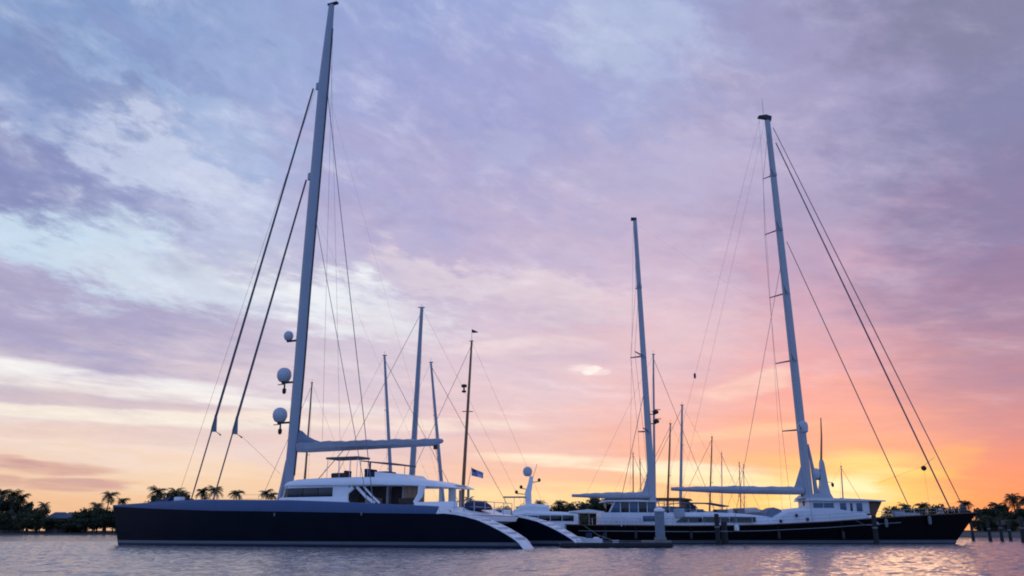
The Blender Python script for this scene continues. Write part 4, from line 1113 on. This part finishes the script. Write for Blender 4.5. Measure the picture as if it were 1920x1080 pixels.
# gear on the wooden mast: radar platform and pennant
q = MB(); q.lathe((0, 0, 0), [(0.1, -0.5), (0.34, -0.4), (0.34, -0.2), (0.12, -0.1), (0.12, 0.3), (0.42, 0.35), (0.42, 0.7), (0.1, 0.8)], 12)
m_ = [c for c in y884.children if c.name.startswith('mast')][0]
rk_t = at(884.5, 640, 127); rk_b = at(864, 972, 127)
o_ = q.build('radar', 'dark_trim', m_); o_.location = ((rk_t.x - rk_b.x) * -0.75 + 0.75, 0, 21.8)
q = MB(); q.box(-0.8, 0.8, -0.05, 0.05, -0.06, 0.06); o_ = q.build('crosstree', 'varnish', m_); o_.location = ((rk_t.x - rk_b.x) * -0.62, 0, 18.5)
q = MB(); q.grid([[(0, 0, 1.9), (-0.3, 0.05, 1.75), (-0.95, 0.1, 1.45)], [(0, 0, 1.35), (-0.3, 0.05, 1.3), (-0.95, 0.1, 1.35)]]); q.tube([(0, 0, 0), (0, 0, 1.95)], 0.03, 5)
o_ = q.build('pennant', 'cushion_brown', m_); o_.location = ((rk_t.x - rk_b.x) * -1.0, 0, rk_t.z)
q = MB(); q.lathe((0.9, 0, 27.0), [(0.03, 0), (0.16, 0.06), (0.16, 0.2), (0.03, 0.26)], 10); q.tube([(0.3, 0, 27.1), (0.9, 0, 27.1)], 0.04, 5)


# ------------------------------------------------------------------ motor yachts
def loft_box(rows_, name, m_, parent):
    q = MB(); q.grid(rows_); n = len(rows_[0]); q.add(rows_[0], [tuple(range(n))]); q.add(rows_[-1], [tuple(range(n))])
    return q.build(name, m_, parent)


def sect(x, w, z0, z1, r_=0.3):
    return [(x, -w, z0), (x, -w * 0.97, z1 - r_), (x, -w * 0.97 + r_, z1), (x, 0, z1 + 0.05), (x, w * 0.97 - r_, z1), (x, w * 0.97, z1 - r_), (x, w, z0)]


MY = thing('motor_yacht', (3.5, 125, 0), math.pi, 'white flybridge motor yacht with curved radar mast and dome, beyond the catamaran sterns', 'motor yacht')
h = loft_box([[(x, -w, z), (x * 0.98, -w * 0.85, 0.1), (x * 0.96, 0, -0.8), (x * 0.98, w * 0.85, 0.1), (x, w, z)] for x, w, z in
              ((-8.0, 2.2, 1.7), (-5, 2.5, 1.75), (0, 2.6, 1.9), (4, 2.3, 2.2), (7, 1.3, 2.6), (8.6, 0.3, 2.85), (9.0, 0.03, 2.9))], 'hull', 'white_paint', MY)
q = MB(); q.grid([[(x, -w, z - 0.03), (x, w, z - 0.03)] for x, w, z in ((-8.0, 2.2, 1.7), (-5, 2.5, 1.75), (0, 2.6, 1.9), (4, 2.3, 2.2), (7, 1.3, 2.6), (8.6, 0.3, 2.85))]); q.build('deck', 'grey_deck', h)
s1 = loft_box([sect(-5.2, 2.1, 1.7, 3.55), sect(-3.0, 2.15, 1.8, 3.7), sect(1.5, 2.1, 1.9, 3.85), sect(3.6, 1.9, 2.1, 3.4), sect(6.2, 1.2, 2.5, 2.85, 0.15)], 'cabin', 'white_paint', MY)
for (a, b) in ((-4.6, -3.2), (-3.1, -1.7), (-1.6, -0.2), (-0.1, 1.2), (1.3, 2.6)):
    for s in (-1, 1):
        q = MB(); q.box(a, b, s * 2.13 - 0.03, s * 2.13 + 0.03, 2.55, 3.25, 0.01); q.build('window_pane', 'window_glass' if a < -1 else 'window_blue', s1)
s2 = loft_box([sect(-1.6, 1.7, 3.6, 4.55), sect(0.6, 1.75, 3.6, 4.75), sect(2.0, 1.6, 3.6, 4.5), sect(3.2, 1.2, 3.5, 3.75, 0.1)], 'flybridge', 'white_paint', MY)
q = MB()
rws = [[(x - 0.35, -0.55, z), (x + 0.45, -0.55, z), (x + 0.45, 0.55, z), (x - 0.35, 0.55, z)] for x, z in ((1.0, 4.6), (1.05, 6.2), (0.75, 7.4), (0.5, 8.3))]
rws[2] = [((p_[0] - 0.75) * 0.75 + 0.75, p_[1] * 0.7, p_[2]) for p_ in rws[2]]; rws[3] = [((p_[0] - 0.5) * 0.6 + 0.62, p_[1] * 0.5, p_[2]) for p_ in rws[3]]
q.grid(rws, close=True); q.add(rws[-1], [(0, 1, 2, 3)]); am = q.build('radar_mast', 'white_paint', MY)
q = MB(); q.lathe((1.15, 0, 8.9), [(0.25, -0.6), (0.5, -0.45), (0.62, 0), (0.52, 0.4), (0.25, 0.62), (0.02, 0.66)], 16); q.build('radome', 'radome', am)
for x, z in ((-0.35, 7.8), (2.0, 6.9), (2.6, 6.25)):
    q = MB(); q.lathe((x, 0, z), [(0.1, -0.22), (0.2, -0.1), (0.2, 0.12), (0.08, 0.24)], 10); q.tube([(x, 0, z - 0.15), (0.9, 0, z - 0.35)], 0.05, 6); q.build('light', 'dark_trim', am)
q = MB(); q.tube([(0.4, 0, 8.3), (-0.1, 0, 9.9)], 0.03, 5); q.build('whip_antenna', 'wire', am)
q = MB(); q.box(1.4, 4.3, -1.2, 1.2, 5.55, 5.66, 0.03); bt = q.build('bimini_top', 'sail_dark', MY)
for x in (1.6, 2.9, 4.1):
    q = MB(); q.tube([(x, -1.1, 3.9), (x, -1.1, 5.56)], 0.03, 5); q.build('bimini_post', 'steel', bt)
q = MB(); q.prism([(-8.6, 3.55), (-4.0, 3.62), (-4.2, 3.78), (-6.5, 4.02), (-8.5, 3.75)], -2.0, 2.0); cp = q.build('cockpit_canopy', 'white_paint', MY)
for x in (-8.3, -6.9, -5.6):
    q = MB(); q.tube([(x, -1.9, 1.6), (x, -1.9, 3.6)], 0.06, 6); q.build('canopy_post', 'soffit', cp)

MY.scale = (1.1, 1.1, 1.08)
# larger motor yacht lying behind the black ketch
MY2 = thing('motor_yacht', (21.5, 116, 0), 0, 'large motor yacht with brown-topped sun deck, mostly hidden behind the black yacht', 'motor yacht')
h = loft_box([[(x, -w, z), (x * 0.985, -w * 0.85, 0.1), (x * 0.96, 0, -1), (x * 0.985, w * 0.85, 0.1), (x, w, z)] for x, w, z in
              ((-12, 3.0, 1.9), (-6, 3.3, 1.95), (2, 3.3, 2.1), (8, 2.8, 2.4), (13, 1.4, 2.9), (15.5, 0.2, 3.2))], 'hull', 'white_paint', MY2)
s1 = loft_box([sect(-9.5, 2.7, 1.9, 3.5), sect(-2, 2.75, 1.9, 3.75), sect(5.5, 2.5, 2.0, 3.7), sect(10.5, 1.5, 2.4, 2.95, 0.2)], 'main_deck_house', 'white_paint', MY2)
for k in range(8):
    a = -9.0 + k * 1.75
    q = MB(); q.box(a, a + 1.6, -2.76, -2.68, 2.5, 3.15, 0.01); q.build('window_pane', 'window_glass', s1)
s2 = loft_box([sect(-8.5, 2.3, 3.55, 4.4, 0.15), sect(-1, 2.3, 3.6, 4.5, 0.15), sect(2.2, 2.0, 3.6, 4.3, 0.15), sect(4.4, 1.4, 3.6, 3.75, 0.1)], 'upper_deck_house', 'window_blue', MY2)
q = MB(); q.prism([(-9.5, 5.35), (1.0, 5.28), (1.9, 5.2), (1.6, 5.42), (0.6, 5.56), (-9.3, 5.56)], -2.4, 2.4); st_ = q.build('sun_deck_top', 'brown_wood', MY2)
for x in (-9, -7.2, -5.4, -3.6, -1.8, 0.2):
    for s in (-1, 1):
        q = MB(); q.tube([(x, s * 2.2, 4.4), (x, s * 2.2, 5.36)], 0.05, 6); q.build('deck_post', 'steel', st_)
q = MB(); q.prism([(1.1, 4.35), (2.6, 4.32), (1.2, 5.3), (0.9, 5.3)], -2.0, 2.0); q.build('windscreen', 'dark_trim', MY2)
q = MB()
for z in (4.85, 5.05):
    q.tube([(-9, -2.2, z), (0.2, -2.2, z)], 0.03, 5)
q.build('rail', 'varnish', st_)

# low tender and a small cruiser between the yachts
MY3 = thing('cabin_cruiser', (28.8, 121, 0), 0, 'low brownish cabin cruiser behind the black yacht, left of its main mast', 'cabin cruiser')
h = loft_box([[(x, -w, z), (x * 0.98, -w * 0.8, 0.1), (x * 0.96, 0, -0.5), (x * 0.98, w * 0.8, 0.1), (x, w, z)] for x, w, z in
              ((-5, 1.6, 1.6), (0, 1.8, 1.7), (4, 1.2, 2.0), (6, 0.1, 2.3))], 'hull', 'white_paint', MY3)
s1 = loft_box([sect(-2.5, 1.4, 1.6, 3.9), sect(1.5, 1.4, 1.6, 4.35), sect(4.6, 1.0, 1.8, 4.5, 0.2), sect(5.3, 0.5, 2.0, 4.1, 0.1)], 'cabin', 'soffit', MY3)
for k in range(4):
    q = MB(); q.box(-2.0 + k * 1.5, -0.75 + k * 1.5, -1.42, -1.36, 3.2, 3.75, 0.01); q.build('window_pane', 'window_glass', s1)

tn = thing('tender', (7.6, 89, 0), R(165), 'small white tender with dark outboard just behind the far stern of the catamaran', 'dinghy')
h = loft_box([[(x, -w, z), (x, -w * 0.8, 0.1), (x, 0, -0.25), (x, w * 0.8, 0.1), (x, w, z)] for x, w, z in ((-2.4, 0.95, 1.1), (0, 1.1, 1.2), (1.8, 0.8, 1.45), (2.8, 0.08, 1.75))], 'hull', 'white_paint', tn)
q = MB(); q.box(-2.75, -2.4, -0.25, 0.25, 0.9, 1.9, 0.1); q.box(-2.65, -2.5, -0.1, 0.1, -0.2, 0.95); q.build('outboard', 'cushion_navy', tn)
q = MB(); q.box(-0.6, 0.3, -0.4, 0.4, 1.0, 2.0, 0.1); q.build('console', 'cushion_navy', tn)
q = MB(); q.box(-1.8, -1.0, -0.7, 0.7, 0.9, 1.35, 0.08); q.build('seat', 'white_paint', tn)
tn.scale = (0.62, 0.62, 0.62)

# ------------------------------------------------------------------ shore: palms, trees, huts
rng = random.Random(21)


def palm_crown_mesh(seed):
    r_ = random.Random(seed); q = MB()
    n = 30
    for i in range(n):
        az_ = 2 * math.pi * i / n + r_.uniform(-0.25, 0.25)
        lift = r_.uniform(-0.45, 1.3); L = r_.uniform(2.6, 3.9)
        dx, dy = math.cos(az_), math.sin(az_)
        pts = []
        ang = lift; x = z = 0.0; seg = 8
        for k in range(seg + 1):
            pts.append((dx * x, dy * x, z))
            x += math.cos(ang) * L / seg; z += math.sin(ang) * L / seg
            ang -= r_.uniform(0.14, 0.30)
        sx, sy = -dy, dx
        for k in range(seg):
            p0, p1 = pts[k], pts[k + 1]
            wl_ = 0.95 * math.sin(math.pi * (k + 1.1) / (seg + 1.6)) + 0.1
            for s in (-1, 1):
                for j in (0.0, 0.5):
                    a = mix3(p0, p1, j); b = mix3(p0, p1, j + 0.36)
                    drop = wl_ * r_.uniform(0.35, 0.75)
                    tip = (b[0] + s * sx * wl_ + dx * 0.18, b[1] + s * sy * wl_ + dy * 0.18, b[2] - drop)
                    q.add([a, b, tip], [(0, 1, 2)])
        q.tube(pts[:5], 0.04, 3, cap=False)
    q.lathe((0, 0, -0.3), [(0.15, -0.2), (0.32, 0.0), (0.28, 0.3), (0.1, 0.5)], 8)
    return q


def leaf_crown_mesh(seed, n=2600, flat=0.8):
    r_ = random.Random(seed); q = MB()
    cl = []
    for i in range(26):
        th = r_.uniform(0, 6.283); rr = r_.uniform(0.1, 0.85); zz = r_.uniform(-0.85, 0.75)
        k = math.sqrt(max(0.05, 1 - zz * zz * 0.8))
        cl.append((rr * k * math.cos(th), rr * k * math.sin(th), zz * flat, r_.uniform(0.22, 0.42)))
    for i in range(n):
        c = r_.choice(cl)
        u_ = Vector((r_.gauss(0, 1), r_.gauss(0, 1), r_.gauss(0, 1))).normalized() * (r_.random() ** 0.45) * c[3]
        p = Vector(c[:3]) + u_
        a = Vector((r_.gauss(0, 1), r_.gauss(0, 1), r_.gauss(0, 1))).normalized() * r_.uniform(0.06, 0.12)
        b = Vector((r_.gauss(0, 1), r_.gauss(0, 1), r_.gauss(0, 1))).normalized() * r_.uniform(0.04, 0.08)
        q.add([p - a, p + b, p + a, p - b], [(0, 1, 2, 3)])
    return q


PALM_ME = []
for sd_ in range(4):
    o = palm_crown_mesh(100 + sd_).build('crown', 'palm_leaf', smooth=0); PALM_ME.append(o.data); bpy.data.objects.remove(o)
TREE_ME = []
for sd_, m_ in ((1, 'leaf_dark'), (2, 'leaf_dark'), (3, 'leaf_olive'), (4, 'leaf_dark'), (5, 'leaf_olive')):
    o = leaf_crown_mesh(200 + sd_).build('crown', m_, smooth=0); TREE_ME.append(o.data); bpy.data.objects.remove(o)


def palm(px, py, Y, label, sc=1.0, lean=None):
    top = at(px, py, Y)          # top of the crown
    hub = top.z - 2.2 * sc
    o = thing('palm_tree', (top.x, Y, 0.9), rng.uniform(0, 6.28), label, 'palm tree', 'palms along the shore')
    ln = rng.uniform(-0.9, 0.9) if lean is None else lean
    hh = hub - 0.9
    q = MB(); q.tube([(-ln, 0, -0.3), (-ln * 0.75, 0, hh * 0.3), (-ln * 0.3, 0, hh * 0.65), (0, 0, hh)], [0.32 * sc, 0.23 * sc, 0.19 * sc, 0.15 * sc], 8)
    q.build('trunk', 'trunk', o)
    c = bpy.data.objects.new('crown', PALM_ME[rng.randrange(4)]); COL.objects.link(c); c.parent = o
    c.location = (0, 0, hh); c.scale = (sc,) * 3; c.rotation_euler = (rng.uniform(-.1, .1), rng.uniform(-.1, .1), rng.uniform(0, 6.28))
    return o


def tree(px, py, Y, w, label, kind=None, group='broadleaf trees along the shore'):
    top = at(px, py, Y); Ht = top.z - 0.9
    o = thing('shore_tree', (top.x, Y, 0.9), rng.uniform(0, 6.28), label, 'tree', group)
    rz = Ht * 0.46; cz = Ht - rz * 0.92
    q = MB(); q.tube([(0, 0, -0.3), (0.1, 0, cz * 0.5), (0, 0.1, cz + rz * 0.4)], [0.25 + Ht * 0.015, 0.2, 0.06], 7)
    for k in range(5):
        a = rng.uniform(0, 6.28); q.tube([(0.05, 0, cz * rng.uniform(0.45, 0.8)), (math.cos(a) * w * 0.3, math.sin(a) * w * 0.3, cz + rz * 0.1), (math.cos(a) * w * 0.55, math.sin(a) * w * 0.55, cz + rz * 0.35)], [0.12, 0.08, 0.03], 5)
    q.build('trunk', 'trunk', o)
    c = bpy.data.objects.new('crown', TREE_ME[rng.randrange(5) if kind is None else kind]); COL.objects.link(c); c.parent = o
    c.location = (0, 0, cz); c.scale = (w, w, rz * 0.98); c.rotation_euler.z = rng.uniform(0, 6.28)
    return o


PALMS = [
    (6, 912, 344, 1.25, 'tall palm at the far left edge of the picture'),
    (28, 914, 347, 1.25, 'tall bushy palm, second from the left edge'),
    (43, 922, 352, 1.1, 'palm just right of the two tall palms at the left edge'),
    (84, 938, 350, 0.9, 'low palm beside the blue-roofed hut on the left shore'),
    (207, 917, 346, 1.2, 'palm standing just above the bow tip of the catamaran'),
    (184, 938, 350, 1.0, 'shorter palm left of the one over the catamaran bow'),
    (232, 930, 352, 0.9, 'small palm right of the one over the catamaran bow'),
    (298, 908, 344, 1.35, 'tall palm, leftmost of the group over the foredeck of the catamaran'),
    (330, 910, 350, 1.3, 'tall palm in the middle of the group over the foredeck of the catamaran'),
    (318, 918, 354, 1.1, 'palm half hidden inside the group over the foredeck of the catamaran'),
    (344, 915, 356, 1.1, 'palm at the right of the group over the foredeck of the catamaran'),
    (381, 910, 345, 1.2, 'palm between the feet of the two thick forestays'),
    (404, 907, 348, 1.25, 'palm right behind the foot of the inner forestay'),
    (445, 914, 346, 1.15, 'lone palm between the forestays and the catamaran mast'),
    (500, 914, 350, 1.0, 'palm close left of the catamaran mast'),
    (512, 920, 356, 0.9, 'small palm touching the catamaran mast'),
    (880, 928, 350, 0.9, 'palm seen under the aft edge of the catamaran roof'),
    (904, 936, 352, 0.8, 'small palm right of the catamaran flag'),
    (1012, 934, 338, 1.0, 'palm right of the motor yacht radar mast'),
    (1050, 934, 336, 1.0, 'left palm of the pair above the motor yacht stern'),
    (1068, 938, 338, 0.9, 'right palm of the pair above the motor yacht stern'),
    (1695, 940, 300, 0.9, 'palm behind the shortest forestay foot of the black yacht'),
    (1728, 938, 290, 0.95, 'palm midway along the foredeck of the black yacht'),
    (1808, 934, 262, 0.8, 'palm behind the very foot of the outer forestay'),
    (1868, 937, 232, 0.75, 'palm rising out of the dark tree right of the black bow'),
    (1896, 920, 226, 0.9, 'tall slim palm standing clear at the right of the picture'),
    (1919, 922, 222, 0.85, 'palm cut by the right edge of the picture'),
]
for px, py, Y, sc, lb in PALMS:
    palm(px, py, Y, lb, sc)
TREES = []
SH = [(2, 955, 4.5), (22, 968, 4.0), (40, 960, 4.5), (58, 950, 4.5), (76, 948, 4.0), (98, 966, 3.2), (118, 968, 2.8), (150, 958, 4.0), (166, 948, 4.5), (186, 958, 4.5), (203, 950, 5.0), (222, 955, 4.5), (245, 945, 5.0),
      (270, 946, 5), (300, 938, 6), (325, 936, 6), (350, 942, 5), (385, 945, 5), (420, 948, 5), (450, 946, 5), (490, 944, 5)]
WORDS = ['at the left edge under the tall palms', 'left of the first gap under the tall palms', 'under the third palm from the left', 'below the low palm on the left shore', 'left of the blue-roofed hut',
         'in front of the blue-roofed hut', 'touching the hut roof', 'right of the grey boathouse', 'between the boathouse and the catamaran bow', 'under the shorter palm left of the bow', 'right behind the bow tip',
         'over the first metres of the foredeck', 'left of the foredeck palm group', 'nearer the foredeck palm group', 'at the foot of the leftmost foredeck palm', 'at the foot of the middle foredeck palm',
         'right of the foredeck palm group', 'between the forestay feet', 'right of the inner forestay', 'under the lone palm', 'just left of the big mast']
for (px, py, w), wd in zip(SH, WORDS):
    tree(px, py, 338 + rng.uniform(-3, 8), w * rng.uniform(0.9, 1.1), 'dark rounded shore tree ' + wd)
for (px, py, Y, w, lb) in ((905, 948, 345, 5, 'dark low tree under the catamaran flag'), (950, 950, 345, 5, 'dark low tree behind the motor yacht bow'), (985, 944, 345, 5, 'olive tree behind the motor yacht radar mast'),
                           (1030, 948, 340, 5, 'dark tree right of the motor yacht radar mast'), (1062, 944, 336, 5, 'dark tree under the pair of palms'), (1095, 940, 330, 6, 'olive tree left of the aft boom end'),
                           (1112, 930, 300, 5, 'tall olive tree under the aft boom'), (1130, 934, 296, 5, 'dark tree under the aft boom'), (1160, 944, 300, 5, 'dark tree behind the aft house of the black yacht'),
                           (1250, 950, 300, 6, 'dark tree behind the sun deck of the hidden motor yacht'), (1420, 955, 300, 6, 'low tree behind the coach roof of the black yacht'),
                           (1678, 950, 296, 5, 'low tree right of the pilothouse'), (1710, 948, 292, 5, 'low tree between the two foredeck palms'), (1760, 946, 284, 6, 'broad low tree behind the inner forestay foot'),
                           (1790, 948, 270, 5, 'low tree behind the outer forestay foot'), (1842, 950, 236, 4.0, 'dark tree nearest the black bow on the right shore'), (1862, 944, 230, 4.5, 'biggest dark rounded tree right of the black bow'),
                           (1880, 954, 228, 3.5, 'dark tree under the slim palm on the right'), (1905, 962, 222, 3.5, 'dark bush near the right edge'), (1922, 950, 220, 4.0, 'dark tree cut by the right edge')):
    tree(px, py, Y, w, lb, group=None)


for (px, py, w, lb) in ((8, 930, 4.5, 'dense dark tree filling the gap under the leftmost palm'), (30, 928, 4.5, 'dense dark tree filling the gap under the second palm'), (48, 938, 4.0, 'dense dark tree under the third palm, nearer the hut'),
                        (296, 926, 4.5, 'dense tree behind the leftmost foredeck palm'), (322, 922, 4.5, 'dense tree behind the middle foredeck palm'), (342, 924, 4.5, 'dense tree behind the right foredeck palm'), (392, 930, 4.0, 'dense tree between the two forestay palms'),
                        (1885, 958, 3.0, 'dense tree left of the slim palm trunk'), (1912, 952, 3.4, 'dense tree right of the slim palm trunk')):
    tree(px, py, 356 if px < 1000 else 232, w, 'tall ' + lb, group=None)
LOW = [(12, 972, 'waterside bush at the far left edge'), (33, 976, 'second waterside bush from the left edge'), (52, 970, 'third waterside bush from the left edge'), (70, 974, 'waterside bush left of the hut'),
       (90, 968, 'waterside bush at the left corner of the hut'), (122, 974, 'waterside bush right of the hut'), (135, 970, 'waterside bush in front of the boathouse'), (157, 972, 'waterside bush right of the boathouse'),
       (176, 970, 'waterside bush halfway between boathouse and catamaran bow'), (196, 968, 'waterside bush left of the catamaran bow'), (214, 970, 'waterside bush touching the catamaran bow outline'),
       (1834, 972, 'low bush under the black bow'), (1850, 966, 'low bush behind the first piling on the right'), (1874, 970, 'low bush between the pilings on the right'), (1892, 972, 'low bush in front of the dim right building'), (1912, 974, 'low bush at the right edge')]
for px, py, lb in LOW:
    Yq = 335 + rng.uniform(-0.5, 2) if px < 1000 else 214 + rng.uniform(-1, 3)
    tree(px, py, Yq, rng.uniform(3.2, 4.4) * (1 if px < 1000 else 0.6), 'dark ' + lb, group=None)


def hut(px, Y, w, d, h, rh, roof_m, wall_m, label, ze=0.8):
    c = at(px, 985, Y)
    o = thing('hut', (c.x, Y, ze), rng.uniform(-0.2, 0.2), label, 'hut')
    q = MB(); q.box(-w / 2, w / 2, -d / 2, d / 2, -0.5, h); wl_ = q.build('wall', wall_m, o)
    q = MB(); e = 0.7
    q.add([(-w / 2 - e, -d / 2 - e, h - 0.15), (w / 2 + e, -d / 2 - e, h - 0.15), (w / 2 + e, d / 2 + e, h - 0.15), (-w / 2 - e, d / 2 + e, h - 0.15), (-w * 0.25, 0, h + rh), (w * 0.25, 0, h + rh)],
          [(0, 1, 5, 4), (1, 2, 5), (2, 3, 4, 5), (3, 0, 4), (0, 3, 2, 1)]); q.build('roof', roof_m, o, smooth=0)
    q = MB(); q.box(-0.6, 0.6, -d / 2 - 0.06, -d / 2 - 0.01, 0, 2.1); q.build('door', 'brown_wood', o)
    for s in (-1, 1):
        q = MB(); q.box(s * w * 0.3 - 0.6, s * w * 0.3 + 0.6, -d / 2 - 0.05, -d / 2 - 0.01, 1.1, 2.1); q.build('window', 'window_glass', o)
    return o


hut(110, 340, 7.5, 6, 5.4, 2.2, 'roof_blue', 'wall_dim', 'hut with blue-grey hipped roof on the left shore')
hut(138, 345, 9, 6, 5.8, 1.9, 'roof_grey', 'wall_dim', 'grey boathouse right of the blue-roofed hut')
hut(20, 352, 8, 6, 5.0, 1.6, 'roof_grey', 'wall_dim', 'low building under the tall palms at the left edge')
hut(1893, 216, 8, 5, 2.2, 1.0, 'thatch', 'wall_dim', 'dim low building behind the pilings on the right shore')
hut(1852, 220, 4, 4, 2.4, 1.0, 'roof_grey', 'wall_dim', 'small dim shed right of the black bow')
